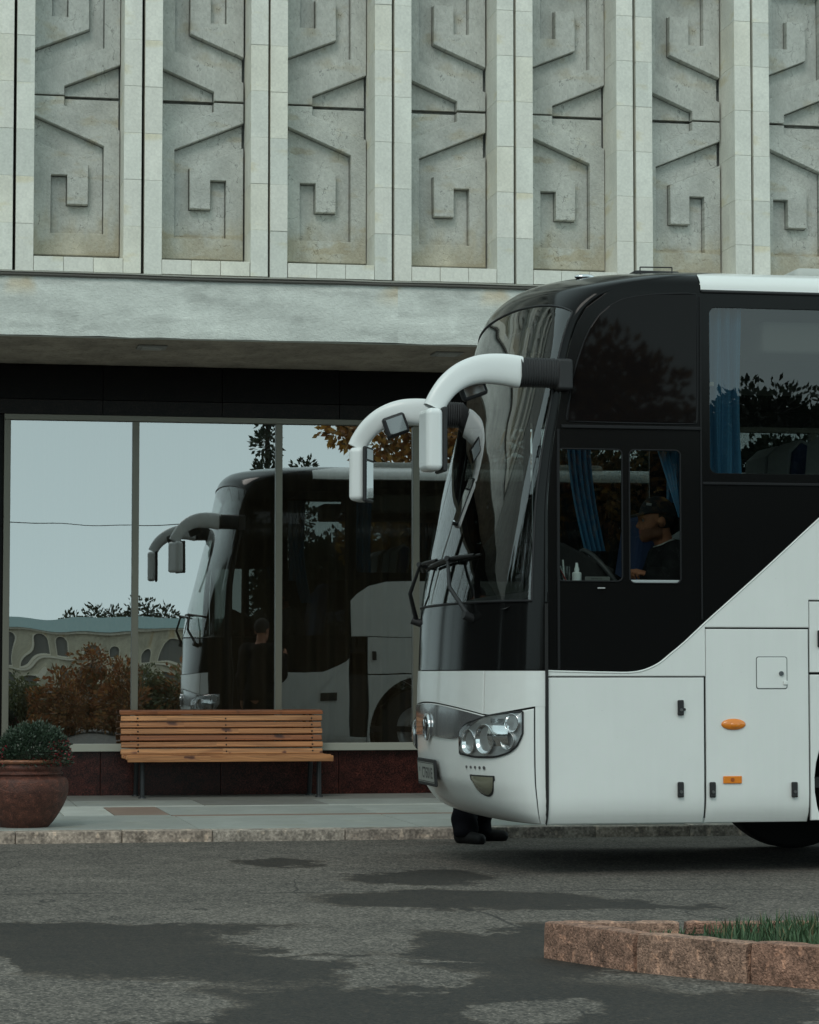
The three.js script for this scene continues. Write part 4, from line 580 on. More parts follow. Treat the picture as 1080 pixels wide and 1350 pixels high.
  add1('window_curtain', grid((s, t) => [lerp(0.705, 0.80, s) * 1 + lerp(0.13, 0.0, t) * (0.35 + 0.65 * (1 - s)) + 0, lerp(2.10, 2.50, t), -0.14 + 0.012 * Math.sin(s * 20)], 40, 12), mCur);
  add1('window_curtain', grid((s, t) => [lerp(0.70, 0.86, s) + 0.12 * Math.pow(1 - t, 1.6) - 0.02 * s * (1 - t), lerp(2.0, 2.72, t), -2.32 + 0.02 * Math.sin(s * 26)], 60, 14), mCur);
  add1('seat_belt', grid((s, t) => [lerp(0.985, 0.90, t) + 0.022 * s, lerp(1.98, 1.62, t), -0.30 + 0.0 * s], 2, 6), mat(0.22, 0.25, 0.28, 0.8));
  add1('name_strip', extr(shape(rrect(0.235, 0.385, 1.716, 1.740, 0.006)), 0.008, 0.001, -0.03), mat(0.17, 0.17, 0.165, 0.5));
  { const cv = document.createElement('canvas'); cv.width = 256; cv.height = 40; const c = cv.getContext('2d'); c.fillStyle = '#6b6b68'; c.fillRect(0, 0, 256, 40); c.fillStyle = '#2a2a29'; c.font = 'bold 26px sans-serif'; c.textAlign = 'center'; c.textBaseline = 'middle'; c.fillText('METALLIC', 118, 21); const t = new THREE.CanvasTexture(cv); t.colorSpace = THREE.SRGBColorSpace; add1('name_print', new THREE.PlaneGeometry(0.14, 0.019).translate(0.31, 1.728, -0.0285), mat(1, 1, 1, 0.6, { map: t })); }
}
// small things on the shelf under the driver's window
{
  const g = tag(group('pen_cup', null, BX + 0.112, 1.701, BZ - 0.075), 'clear glass of pens on the shelf inside the driver window', 'pen cup');
  mesh('glass', new THREE.LatheGeometry([[0, 0.002], [0.038, 0.002], [0.044, 0.03], [0.044, 0.10], [0.042, 0.10], [0.042, 0.03], [0.036, 0.005], [0, 0.005]].map(p => new THREE.Vector2(...p)), 28), phys(0.9, 0.92, 0.92, 0.02, { transmission: 1, thickness: 0, ior: 1.5 }), g);
  mesh('pen', bar([0.02, 0.01, 0.01], [-0.035, 0.115, 0.012], 0.005), mat(0.35, 0.02, 0.02, 0.4), g); mesh('pen', bar([0.012, 0.008, -0.01], [-0.02, 0.10, 0.02], 0.0045), mat(0.6, 0.6, 0.58, 0.4), g); mesh('pen', bar([0.012, 0.01, 0.0], [0.0, 0.138, 0.0], 0.005), mat(0.65, 0.68, 0.66, 0.4), g); mesh('pen', bar([0.005, 0.01, -0.015], [-0.03, 0.145, -0.02], 0.004), mat(0.05, 0.05, 0.06, 0.4), g);
  const b = tag(group('spray_bottle', null, BX + 0.196, 1.701, BZ - 0.075), 'small white spray bottle beside the pens in the driver window', 'bottle');
  mesh('bottle_body', new THREE.LatheGeometry([[0, 0], [0.026, 0.001], [0.0275, 0.005], [0.0275, 0.058], [0.025, 0.064], [0.014, 0.067]].map(p => new THREE.Vector2(...p)), 28), mat(0.72, 0.75, 0.74, 0.4), b);
  mesh('nozzle', new THREE.LatheGeometry([[0.0145, 0.066], [0.0145, 0.085], [0.010, 0.098], [0.008, 0.115], [0.007, 0.121], [0, 0.121]].map(p => new THREE.Vector2(...p)), 20), mat(0.75, 0.78, 0.77, 0.35), b);
}

// ---------------------------------------------------------------- people
const skinM = new THREE.MeshPhysicalMaterial({ color: 0xffffff, vertexColors: true, roughness: 0.6, specularIntensity: 0.35, side: THREE.DoubleSide });
function paint(g, fn) { const p = g.attributes.position, c = new Float32Array(p.count * 3); for (let i = 0; i < p.count; i++) c.set(fn(p.getX(i), p.getY(i), p.getZ(i)), i * 3); g.setAttribute('color', new THREE.BufferAttribute(c, 3)); return g; }
function mergeC(list) { return mergeGeometries(list.map(g => g.index ? g.toNonIndexed() : g)); }
// head looking along -x, chin to crown 0.24 m, centre at the eyes; yaw turns it
function headField(c) {
  const at = (f, u, s) => [c[0] - f, c[1] + u, c[2] + s];
  const add = [[at(-0.012, 0.035, 0), [0.100, 0.095, 0.077]], [at(0.035, -0.02, 0), [0.060, 0.080, 0.062]], [at(0.045, -0.07, 0), [0.048, 0.045, 0.048]], [at(0.074, -0.105, 0.0), 0.018, at(0.070, -0.098, 0.012), 0.018], [at(0.0, -0.085, 0.045), 0.022, at(0.065, -0.102, 0.01), 0.018], [at(0.0, -0.085, -0.045), 0.022, at(0.065, -0.102, -0.01), 0.018], [at(0.082, 0.022, 0.032), 0.012, at(0.088, 0.024, 0.0), 0.013], [at(0.082, 0.022, -0.032), 0.012, at(0.088, 0.024, 0.0), 0.013]];
  const fine = [[at(0.090, 0.008, 0), 0.010, at(0.112, -0.034, 0), 0.0125], [at(0.094, -0.040, 0.011), 0.010, at(0.104, -0.036, 0), 0.010], [at(0.094, -0.040, -0.011), 0.010, at(0.104, -0.036, 0), 0.010], [at(0.088, -0.062, 0.018), 0.006, at(0.096, -0.061, 0), 0.0075], [at(0.088, -0.062, -0.018), 0.006, at(0.096, -0.061, 0), 0.0075], [at(0.086, -0.076, 0.015), 0.007, at(0.093, -0.075, 0), 0.0085], [at(0.086, -0.076, -0.015), 0.007, at(0.093, -0.075, 0), 0.0085]];
  const ears = [1, -1].map(s => [at(-0.018, -0.012, s * 0.077), [0.024, 0.034, 0.011]]);
  const base = field(add, 0.03), det = field(fine, 0.008), ear = field(ears, 0.01);
  return (x, y, z) => { let d = smin(smin(base(x, y, z), det(x, y, z), 0.012), ear(x, y, z), 0.008); for (const s of [1, -1]) d = -smin(-d, ell(at(0.098, 0.0, s * 0.031), [0.016, 0.010, 0.016], x, y, z), 0.008); return d; };
}
// a hand: palm and five bent fingers; w wrist, f pointing, n out of the palm, t towards the thumb
function handBones(w, f, n, t, curl) {
  const V = (a) => new THREE.Vector3(...a), W = V(w), Fv = V(f).normalize(), N = V(n).normalize(), Tt = V(t).normalize(), at = (a, b, c) => W.clone().addScaledVector(Fv, a).addScaledVector(Tt, b).addScaledVector(N, c).toArray(), o = [];
  for (let k = 0; k < 4; k++) {
    const b = 0.033 - k * 0.021, len = [0.070, 0.078, 0.072, 0.056][k], r = 0.0095 - (k === 3 ? 0.0012 : 0); o.push([at(0.0, b * 0.6, 0), 0.016, at(0.082, b, 0), 0.0125]);
    let p = new THREE.Vector2(0.084, 0), a = curl * 0.5; for (const [q, w2] of [[0.45, 1], [0.32, 1.1], [0.25, 0.8]]) { const e = p.clone().add(new THREE.Vector2(Math.cos(a), Math.sin(a)).multiplyScalar(len * q)); o.push([at(p.x, b * (1 + 0.1), p.y), r, at(e.x, b * 1.1, e.y), r * 0.93]); p = e; a += curl * w2; }
  }
  o.push([at(0.015, 0.028, 0.004), 0.015, at(0.048, 0.052, 0.014), 0.012], [at(0.048, 0.052, 0.014), 0.0115, at(0.078, 0.056, 0.026), 0.010], [at(0.078, 0.056, 0.026), 0.010, at(0.098, 0.048, 0.034), 0.0085]);
  return o;
}
{
  // the driver, sitting, seen through his side window
  const D = tag(group('person', null, BX, 0, BZ), 'bearded driver in dark cap and black jacket behind the coach window', 'person');
  const H = [0.825, 2.105, -0.60];
  const hip = [1.00, 1.46, -0.62], chest = [0.94, 1.78, -0.62], neck = [0.905, 1.95, -0.615];
  const shN = [0.92, 1.89, -0.43], elN = [0.86, 1.60, -0.375], wrN = [0.765, 1.762, -0.46], shF = [0.92, 1.89, -0.81], elF = [0.80, 1.60, -0.86], wrF = [0.60, 1.735, -0.78];
  const torso = [[hip, 0.145, chest, 0.15], [[1.0, 1.46, -0.53], 0.12, [1.0, 1.46, -0.71], 0.12], [chest, 0.13, [0.92, 1.89, -0.62], 0.105], [[0.93, 1.87, -0.48], 0.085, [0.93, 1.87, -0.76], 0.085], [shN, 0.07, elN, 0.055], [elN, 0.054, wrN, 0.042], [shF, 0.07, elF, 0.055], [elF, 0.054, wrF, 0.042]];
  const legs = [[[0.98, 1.44, -0.53], 0.09, [0.52, 1.47, -0.50], 0.065], [[0.52, 1.47, -0.50], 0.06, [0.42, 1.06, -0.50], 0.045], [[0.98, 1.44, -0.71], 0.09, [0.52, 1.47, -0.74], 0.065], [[0.52, 1.47, -0.74], 0.06, [0.42, 1.06, -0.74], 0.045], [[0.43, 1.04, -0.50], 0.04, [0.28, 1.03, -0.50], 0.03], [[0.43, 1.04, -0.74], 0.04, [0.28, 1.03, -0.74], 0.03]];
  const neckB = [[[0.915, 1.84, -0.615], 0.062, [0.862, 2.03, -0.605], 0.056]];
  const hN = handBones(wrN, [-0.75, 0.25, -0.35], [0.1, -0.85, -0.5], [-0.35, 0.3, -0.85], 0.75), hF = handBones(wrF, [-0.75, 0.35, 0.1], [0.3, -0.8, 0.4], [-0.3, 0.3, 0.85], 0.8);
  const skin = [0.36, 0.15, 0.085], beard = [0.085, 0.040, 0.026], lip = [0.26, 0.085, 0.062];
  const hf = headField(H), hd = nets((x, y, z) => smin(hf(x, y, z), field(neckB, 0.02)(x, y, z), 0.03), [H[0] - 0.14, H[1] - 0.27, H[2] - 0.11], [H[0] + 0.17, H[1] + 0.15, H[2] + 0.11], 0.0042);
  paint(hd, (x, y, z) => { const f = H[0] - x, u = y - H[1], b = sstep(0.006, -0.012, u + 0.048 - 0.012 * fbm(x * 200, y * 200 + z * 90, 2, 0, 5) + (f > 0.082 && u > -0.054 ? 0.03 : 0) - (f < 0.045 ? 0.03 * sstep(0.05, 0.0, f) : 0)) * (f > -0.03 ? 1 : 0) * sstep(-0.13, -0.11, u), l = f > 0.088 && u > -0.083 && u < -0.056 && Math.abs(z - H[2]) < 0.022; return l ? lip : [0, 1, 2].map(k => lerp(skin[k], beard[k], b * 0.7)); });
  const bodyG = paint(nets(field([...torso, ...legs], 0.05), [0.2, 0.98, -1.05], [1.22, 2.0, -0.2], 0.016), () => skin);
  const handG = paint(nets(field([...hN, [elN, 0.036, wrN, 0.026]], 0.006), [0.60, 1.58, -0.62], [0.84, 1.87, -0.38], 0.004), () => skin), handG2 = paint(nets(field([...hF, [elF, 0.036, wrF, 0.026]], 0.006), [0.44, 1.6, -0.92], [0.70, 1.90, -0.68], 0.0045), () => skin);
  mesh('body', mergeC([bodyG, hd, handG, handG2]), skinM, D);
  for (const s of [1, -1]) { mesh('eye', new THREE.SphereGeometry(0.0115, 14, 10).translate(H[0] - 0.083, H[1] + 0.001, H[2] + s * 0.031), mat(0.22, 0.2, 0.18, 0.3), D); mesh('eyebrow', tube([[H[0] - 0.098, H[1] + 0.022, H[2] + s * 0.012], [H[0] - 0.096, H[1] + 0.027, H[2] + s * 0.03], [H[0] - 0.082, H[1] + 0.022, H[2] + s * 0.048]], 0.0045, 10, 6), mat(0.02, 0.014, 0.01, 0.9), D); mesh('iris', new THREE.SphereGeometry(0.006, 10, 8).translate(H[0] - 0.0905, H[1] + 0.001, H[2] + s * 0.031), mat(0.02, 0.012, 0.008, 0.2), D); }
  mesh('jacket', nets((x, y, z) => { const d = field(torso, 0.05, 0.012)(x, y, z); return Math.max(d + 0.004 * Math.sin(y * 60 + x * 40) * Math.sin(z * 30), -ell([0.885, 2.02, -0.61], [0.085, 0.07, 0.085], x, y, z), 1.40 - y); }, [0.5, 1.38, -1.05], [1.24, 2.06, -0.2], 0.013), phys(0.010, 0.010, 0.011, 0.85, { specularIntensity: 0.3 }), D);
  mesh('collar', nets((x, y, z) => { const d = field(neckB, 0.02, 0.012)(x, y, z); return Math.max(d, Math.abs(y - 1.965 - (x - 0.9) * 0.45) - 0.022); }, [0.78, 1.88, -0.72], [1.03, 2.06, -0.5], 0.006), mat(0.42, 0.41, 0.38, 0.8), D);
  mesh('trousers', nets((x, y, z) => Math.max(field(legs.slice(0, 4), 0.03, 0.01)(x, y, z), 1.08 - y), [0.33, 1.04, -0.86], [1.12, 1.58, -0.38], 0.016), mat(0.02, 0.021, 0.026, 0.85), D);
  mesh('cap', nets((x, y, z) => { const f = H[0] - x, u = y - H[1], s = z - H[2], crown = Math.max(ell([H[0] + 0.012, H[1] + 0.04, H[2]], [0.113, 0.112, 0.088], x, y, z), 0.040 - u - 0.10 * Math.max(0, f - 0.02) * 0 + 0.15 * Math.min(0, f)), brim = Math.max(ell([H[0] - 0.10, H[1] + 0.045, H[2]], [0.095, 0.5, 0.072], x, y, z), Math.abs(u - 0.047 + (f - 0.09) * 0.28 + s * s * 2.5) - 0.005); return smin(crown, brim, 0.008); }, [H[0] - 0.22, H[1] - 0.03, H[2] - 0.11], [H[0] + 0.15, H[1] + 0.17, H[2] + 0.11], 0.0048), mat(0.010, 0.010, 0.011, 0.85), D);
  mesh('cap_emblem', rbox(-0.017, 0.017, -0.008, 0.008, -0.003, 0.003, 0.002).rotateZ(-0.2).rotateY(-0.55).translate(H[0] - 0.058, H[1] + 0.096, H[2] + 0.062), mat(0.25, 0.25, 0.25, 0.5), D);
  mesh('hair', nets((x, y, z) => Math.max(ell([H[0] + 0.018, H[1] + 0.02, H[2]], [0.098, 0.09, 0.081], x, y, z), y - H[1] - 0.06, H[1] - 0.05 - y, H[0] - x - 0.005 + 0), [H[0] - 0.02, H[1] - 0.06, H[2] - 0.1], [H[0] + 0.13, H[1] + 0.07, H[2] + 0.1], 0.005), mat(0.012, 0.009, 0.008, 0.9), D);
  for (const z of [-0.50, -0.74]) mesh('shoe', nets(field([[[0.45, 1.04, z], 0.048, [0.26, 1.03, z], 0.036]], 0.02), [0.2, 0.985, z - 0.07], [0.52, 1.11, z + 0.07], 0.012), mat(0.012, 0.012, 0.012, 0.5), D);
}
{
  // man standing between the coach and the kerb; only his lower legs show under the bumper, the rest is mirrored in the windows
  const M = tag(group('person', null, 3.86, 0, 5.72), 'man in black trousers and shoes standing behind the coach front', 'person');
  M.rotation.y = 0;
  // local axes: he faces +x and a little +z
  const q = new THREE.Quaternion().setFromAxisAngle(new THREE.Vector3(0, 1, 0), -0.95), R = (x, y, z) => { const v = new THREE.Vector3(x, y, z).applyQuaternion(q); return [v.x, v.y, v.z]; };
  const hL = R(0, 0.94, -0.09), hR = R(0, 0.94, 0.09), kL = R(0.03, 0.51, -0.10), kR = R(0.05, 0.51, 0.11), aL = R(-0.03, 0.10, -0.11), aR = R(0.06, 0.10, 0.13);
  const legs = [[hL, 0.095, kL, 0.065], [kL, 0.062, aL, 0.042], [hR, 0.095, kR, 0.065], [kR, 0.062, aR, 0.042]];
  const torso = [[R(0, 0.95, 0), 0.135, R(0, 1.25, 0), 0.14], [R(0, 0.95, -0.06), 0.12, R(0, 0.95, 0.06), 0.12], [R(0.01, 1.22, -0.05), 0.12, R(0, 1.40, 0), 0.115], [R(-0.01, 1.42, -0.14), 0.075, R(-0.01, 1.42, 0.14), 0.075]];
  const shL = R(-0.01, 1.43, -0.19), elL = R(0.02, 1.15, -0.24), wrL = R(0.16, 1.36, -0.20), shR = R(-0.01, 1.43, 0.19), elR = R(-0.02, 1.14, 0.25), wrR = R(0.05, 0.90, 0.26);
  const arms = [[shL, 0.062, elL, 0.05], [elL, 0.048, wrL, 0.036], [shR, 0.062, elR, 0.05], [elR, 0.048, wrR, 0.036]];
  const Hc = R(0.03, 1.66, 0), hf = headField([0, 0, 0]), hq = new THREE.Quaternion().setFromAxisAngle(new THREE.Vector3(0, 1, 0), 0.95 + Math.PI), tmp = new THREE.Vector3();
  const headF = (x, y, z) => { tmp.set(x - Hc[0], y - Hc[1], z - Hc[2]).applyQuaternion(hq); return hf(tmp.x, tmp.y, tmp.z); }, neckB = [[R(-0.01, 1.44, 0), 0.06, R(0.01, 1.58, 0), 0.055]];
  const skin = [0.36, 0.17, 0.11];
  const feet = [[add3(aL, R(-0.03, -0.055, 0)), 0.042, add3(aL, R(0.11, -0.066, -0.13)), 0.034], [add3(aR, R(-0.03, -0.055, 0)), 0.042, add3(aR, R(0.17, -0.066, 0.03)), 0.034]];
  function add3(a, b) { return [a[0] + b[0], a[1] + b[1], a[2] + b[2]]; }
  const gB = paint(nets(field([...legs, ...torso, ...arms, ...neckB, ...feet], 0.04), [-0.45, -0.005, -0.45], [0.45, 1.62, 0.45], 0.018), () => skin);
  const gH = paint(nets((x, y, z) => smin(headF(x, y, z), field(neckB, 0.02)(x, y, z), 0.03), [Hc[0] - 0.15, 1.46, Hc[2] - 0.15], [Hc[0] + 0.16, 1.82, Hc[2] + 0.15], 0.0055), () => skin);
  const gh1 = paint(nets(field(handBones(wrL, R(0.75, 0.45, 0.1), R(0, -0.3, 1), R(-0.3, 0.9, 0.2), 0.35), 0.006), [wrL[0] - 0.12, wrL[1] - 0.1, wrL[2] - 0.12], [wrL[0] + 0.24, wrL[1] + 0.2, wrL[2] + 0.24], 0.005), () => skin), gh2 = paint(nets(field(handBones(wrR, R(0.15, -1, 0), R(0, 0, -1), R(1, 0.1, 0), 0.4), 0.006), [wrR[0] - 0.15, wrR[1] - 0.22, wrR[2] - 0.15], [wrR[0] + 0.15, wrR[1] + 0.05, wrR[2] + 0.15], 0.005), () => skin);
  mesh('body', mergeC([gB, gH, gh1, gh2]), skinM, M);
  const fold = (x, y, z) => 0.007 * Math.sin(y * 42 + x * 25 + 2 * Math.sin(z * 20));
  mesh('trousers', nets((x, y, z) => Math.max(field(legs, 0.03, 0.026)(x, y, z) + fold(x, y, z) - 0.022 * sstep(0.5, 0.1, y), 0.045 - y, y - 1.02), [-0.3, 0.02, -0.32], [0.32, 1.06, 0.32], 0.012), phys(0.006, 0.006, 0.008, 0.9, { specularIntensity: 0.2 }), M);
  mesh('jacket', nets((x, y, z) => Math.max(field([...torso, ...arms], 0.05, 0.018)(x, y, z) + fold(x, y, z) * 0.6, -ell(R(0, 1.54, 0), [0.09, 0.07, 0.09], x, y, z), 0.86 - y), [-0.42, 0.84, -0.42], [0.42, 1.56, 0.42], 0.014), phys(0.006, 0.006, 0.007, 0.9, { specularIntensity: 0.2 }), M);
  mesh('hair', nets((x, y, z) => { tmp.set(x - Hc[0], y - Hc[1], z - Hc[2]).applyQuaternion(hq); return Math.max(ell([0.014, 0.045, 0], [0.108, 0.10, 0.086], tmp.x, tmp.y, tmp.z), -0.055 - tmp.y, -(tmp.x + 0.055 + Math.max(0, (0.06 - tmp.y)) * -0.9) - (tmp.y > 0.06 ? 0.06 : 0)); }, [Hc[0] - 0.15, 1.58, Hc[2] - 0.15], [Hc[0] + 0.15, 1.84, Hc[2] + 0.15], 0.006), mat(0.012, 0.01, 0.009, 0.9), M);
  feet.forEach((f, k) => mesh('shoe', nets((x, y, z) => Math.max(field([f, [f[0], 0.046, add3(f[0], [0, 0.05, 0]), 0.042]], 0.02, 0.007)(x, y, z), 0.001 - y, y - 0.115), [f[0][0] - 0.12, -0.01, Math.min(f[0][2], f[2][2]) - 0.1], [f[2][0] + 0.08, 0.13, Math.max(f[0][2], f[2][2]) + 0.1], 0.007), phys(0.010, 0.009, 0.009, 0.6, { specularIntensity: 0.4 }), M));
}

// ---------------------------------------------------------------- kerbed island with grass
{
  const I = kind(group('traffic_island'), 'structure', 'wedge shaped island edged with rough reddish granite blocks');
  const ms = [0, 1, 2].map(k => mat(...[[0.86, 0.50, 0.37], [0.92, 0.57, 0.43], [0.80, 0.45, 0.33]][k], 0.92, { map: rep(T.clay, 2.2, 2.2, k * 0.3, k * 0.2), bumpMap: rep(T.clay, 3.1, 3.1, k * 0.3, k * 0.2), bumpScale: 0.012 }));
  function stone(a, b, k, w = 0.115, h = 0.155, inn = 1) { // a rough block from a to b, its outer edge on that line
    const d = [b[0] - a[0], b[1] - a[1]], L = Math.hypot(...d), t = [d[0] / L, d[1] / L], n = [t[1] * inn, -t[0] * inn];
    const g = new RoundedBoxGeometry(L - 0.012, h + 0.12, w, 4, 0.014), p = g.attributes.position;
    const seg = new THREE.BoxGeometry(L - 0.018, h + 0.12, w, Math.ceil(L / 0.04), 7, 4), q = seg.attributes.position;
    for (let i = 0; i < q.count; i++) {
      let x = q.getX(i), y = q.getY(i), z = q.getZ(i); const hx = (L - 0.010) / 2, hy = (h + 0.12) / 2, hz = w / 2;
      const ex = Math.max(0, Math.abs(x) - hx + 0.016) / 0.016, ey = Math.max(0, y - hy + 0.018) / 0.018, ez = Math.max(0, Math.abs(z) - hz + 0.016) / 0.016, e = Math.hypot(ex, ey, ez); const r = e > 1 ? 0.006 * (e - 1) * 2 : 0;
      x -= Math.sign(x) * r * (ex > 0 ? 1 : 0); z -= Math.sign(z) * r * (ez > 0 ? 1 : 0); y -= r * (ey > 0 ? 1 : 0);
      const nn = (fbm(x * 16 + k * 7, y * 16 + z * 11, 3, 0, 400 + k) - 0.5); q.setXYZ(i, x + nn * 0.012, y + nn * 0.010, z + (fbm(x * 20 + k, y * 20, 3, 0, 420 + k) - 0.5) * 0.016);
    }
    seg.computeVertexNormals(); const u = boxUV(seg, k * 0.77, k * 0.31);
    const o = mesh('kerb_stone', u, ms[k % 3], I); o.position.set((a[0] + b[0]) / 2 + n[0] * w / 2, h / 2 - 0.06 + (hash(k, 1, 8) - 0.5) * 0.008, (a[1] + b[1]) / 2 + n[1] * w / 2); o.rotation.y = -Math.atan2(d[1], d[0]) + (hash(k, 2, 8) - 0.5) * 0.012; return o;
  }
  const fr = [[2.575, 13.22], [2.81, 13.80], [3.125, 14.27], [3.55, 14.72], [4.15, 15.12], [4.9, 15.45], [5.7, 15.7], [6.5, 15.9]], bk = [[2.66, 13.19], [3.15, 13.29], [3.72, 13.40], [4.4, 13.52], [5.2, 13.66], [6.0, 13.8], [6.8, 13.95]];
  let k = 0; for (let i = 0; i < fr.length - 1; i++) stone(fr[i], fr[i + 1], k++); for (let i = 0; i < bk.length - 1; i++) stone(bk[i], bk[i + 1], k++, 0.10, 0.15, -1);
  for (let i = 0; i < 3; i++) stone([lerp(6.5, 6.8, i / 3), lerp(15.9, 13.95, i / 3)], [lerp(6.5, 6.8, (i + 1) / 3), lerp(15.9, 13.95, (i + 1) / 3)], k++);
  const sh = new THREE.Shape([...fr.map(([x, z]) => [x + 0.06, -z + 0.02]), ...bk.slice().reverse().map(([x, z]) => [x + 0.02, -z - 0.05])].map(p => new THREE.Vector2(...p)));
  const soil = new THREE.ShapeGeometry(sh); soil.rotateX(-Math.PI / 2); soil.translate(0, 0.105, 0); mesh('soil', boxUV(soil), mat(0.055, 0.045, 0.03, 0.95, { map: rep(T.clay, 2, 2) }), I);
  const inside = (x, z) => { const zb = 13.19 + (x - 2.66) * 0.185 + 0.09; let zf = 13; for (let i = 0; i < fr.length - 1; i++) if (x >= fr[i][0] && x <= fr[i + 1][0]) zf = lerp(fr[i][1], fr[i + 1][1], (x - fr[i][0]) / (fr[i + 1][0] - fr[i][0])); return z > zb && z < zf - 0.16; };
  const P = [], C = [], N = [], ix = [];
  for (let i = 0; i < 26000; i++) {
    const x = rr(2.75, 6.4), z = rr(13.2, 15.9); if (!inside(x, z)) continue; const clump = fbm(x * 3, z * 3, 3, 0, 431), start = sstep(2.95, 3.5, x); if (rnd() > 0.22 + 0.78 * start * sstep(0.25, 0.5, clump)) continue;
    const h = (0.026 + 0.072 * sstep(3.0, 3.6, x) * (0.4 + clump)) * rr(0.5, 1.25), a = rr(0, 6.28), lean = rr(0.1, 0.75) * h, w = rr(0.0025, 0.0045), dx = Math.cos(a), dz = Math.sin(a), b = P.length / 3;
    P.push(x - dz * w, 0.105, z + dx * w, x + dz * w, 0.105, z - dx * w, x + dx * lean * 0.4 - dz * w * 0.8, 0.105 + h * 0.6, z + dz * lean * 0.4 + dx * w * 0.8, x + dx * lean * 0.4 + dz * w * 0.8, 0.105 + h * 0.6, z + dz * lean * 0.4 - dx * w * 0.8, x + dx * lean, 0.105 + h, z + dz * lean);
    const dry = rnd() < 0.07, g = rr(0.75, 1.2), c = dry ? [0.16 * g, 0.13 * g, 0.06 * g] : [0.050 * g, 0.098 * g, 0.042 * g]; for (let e = 0; e < 5; e++) { C.push(...c); N.push(dx * 0.8, 0.6, dz * 0.8); }
    ix.push(b, b + 1, b + 3, b, b + 3, b + 2, b + 2, b + 3, b + 4);
  }
  const g = new THREE.BufferGeometry(); g.setAttribute('position', new THREE.Float32BufferAttribute(P, 3)); g.setAttribute('color', new THREE.Float32BufferAttribute(C, 3)); g.setIndex(ix); g.computeVertexNormals();
  kind(mesh('grass', g, new THREE.MeshStandardMaterial({ color: 0xffffff, vertexColors: true, roughness: 0.7, side: THREE.DoubleSide })), 'stuff', 'short green grass growing inside the granite kerb');
}

// ---------------------------------------------------------------- the other side of the street, which the windows and the coach mirror
const bark = mat(0.075, 0.058, 0.045, 0.9, { map: T.clay });
const leafMat = new THREE.MeshPhysicalMaterial({ color: 0xffffff, vertexColors: true, roughness: 0.9, transmission: 0.4, thickness: 0, side: THREE.DoubleSide });
function tree(name, label, cat, x, z, blobs, n, size, color, trunk, grp, elong = 1.9) {
  const t = tag(group(name, null, x, -0.01, z), label, cat, grp);
  const G = [bar([0, 0, 0], [0.05, trunk[1], 0], trunk[0], 10, trunk[0] * 0.6)];
  for (const [bx, by, bz, r] of blobs) G.push(tube([[0.03, trunk[1] * 0.8, 0], [bx * 0.5, lerp(trunk[1], by, 0.6), bz * 0.5], [bx, by, bz]], trunk[0] * 0.28, 10, 6));
  mesh('trunk', merge(G), bark, t);
  const tot = blobs.reduce((s, b) => s + b[3] ** 2, 0), list = [];
  blobs.forEach(([bx, by, bz, r, sy = 0.8], k) => list.push(leaves(Math.round(n * r * r / tot), () => { let a, e, q; do { a = rr(0, 6.283); e = Math.asin(rr(-1, 1)); q = Math.pow(rnd(), 0.45); } while (fbm(a * 2.2 + k * 5, e * 3 + q * 2, 3, 0, 500 + k) < 0.40 + 0.1 * q); const nx = Math.cos(a) * Math.cos(e), ny = Math.sin(e), nz = Math.sin(a) * Math.cos(e), w = 1 + 0.35 * (fbm(a * 2, e * 3, 3, 0, 520 + k) - 0.5); return [bx + nx * r * q * w, by + ny * r * sy * q * w, bz + nz * r * q * w, nx, ny, nz]; }, size, elong)));
  if (n > 12000) for (const [bx, by, bz, q, sy = 0.8] of blobs) list.push(leaves(900, () => { const a = rr(0, 6.283), e = Math.asin(rr(-1, 1)), k = q * 0.72 * Math.cbrt(rnd()); return [bx + Math.cos(a) * Math.cos(e) * k, by + Math.sin(e) * k * sy, bz + Math.sin(a) * Math.cos(e) * k, Math.cos(a), 0.2, Math.sin(a)]; }, 0.26, 1.5));
  const g = mergeGeometries(list); paint(g, () => [1, 1, 1]); const c = g.attributes.color; for (let i = 0; i < c.count; i += 4) { const k = rr(0.65, 1.3), m = color[Math.floor(rnd() * color.length)]; for (let e = 0; e < 4; e++) c.setXYZ(i + e, m[0] * k, m[1] * k, m[2] * k); }
  mesh('crown', g, leafMat, t); return t;
}
const AUT = [[0.42, 0.19, 0.04], [0.50, 0.26, 0.05], [0.28, 0.11, 0.03], [0.18, 0.11, 0.03], [0.55, 0.30, 0.06]], EV = [[0.030, 0.045, 0.024], [0.022, 0.036, 0.020], [0.04, 0.055, 0.028]], GR = [[0.15, 0.17, 0.08], [0.20, 0.19, 0.08], [0.11, 0.14, 0.065]], RU = [[0.40, 0.15, 0.05], [0.32, 0.12, 0.04], [0.44, 0.21, 0.06], [0.20, 0.13, 0.05]];
tree('autumn_tree', 'orange leaved autumn tree mirrored in the window behind the coach mirrors', 'tree', 16.6, 60, [[-3.0, 9.2, 0, 0.95], [-1.6, 9.1, 0.4, 1.5], [0.3, 8.9, -0.2, 1.7], [1.8, 8.2, 0.2, 1.5], [-0.6, 7.4, 0, 1.8], [1.0, 6.2, 0, 1.9], [-1.5, 5.6, 0, 1.7]], 7500, 0.15, AUT, [0.2, 4.2]);
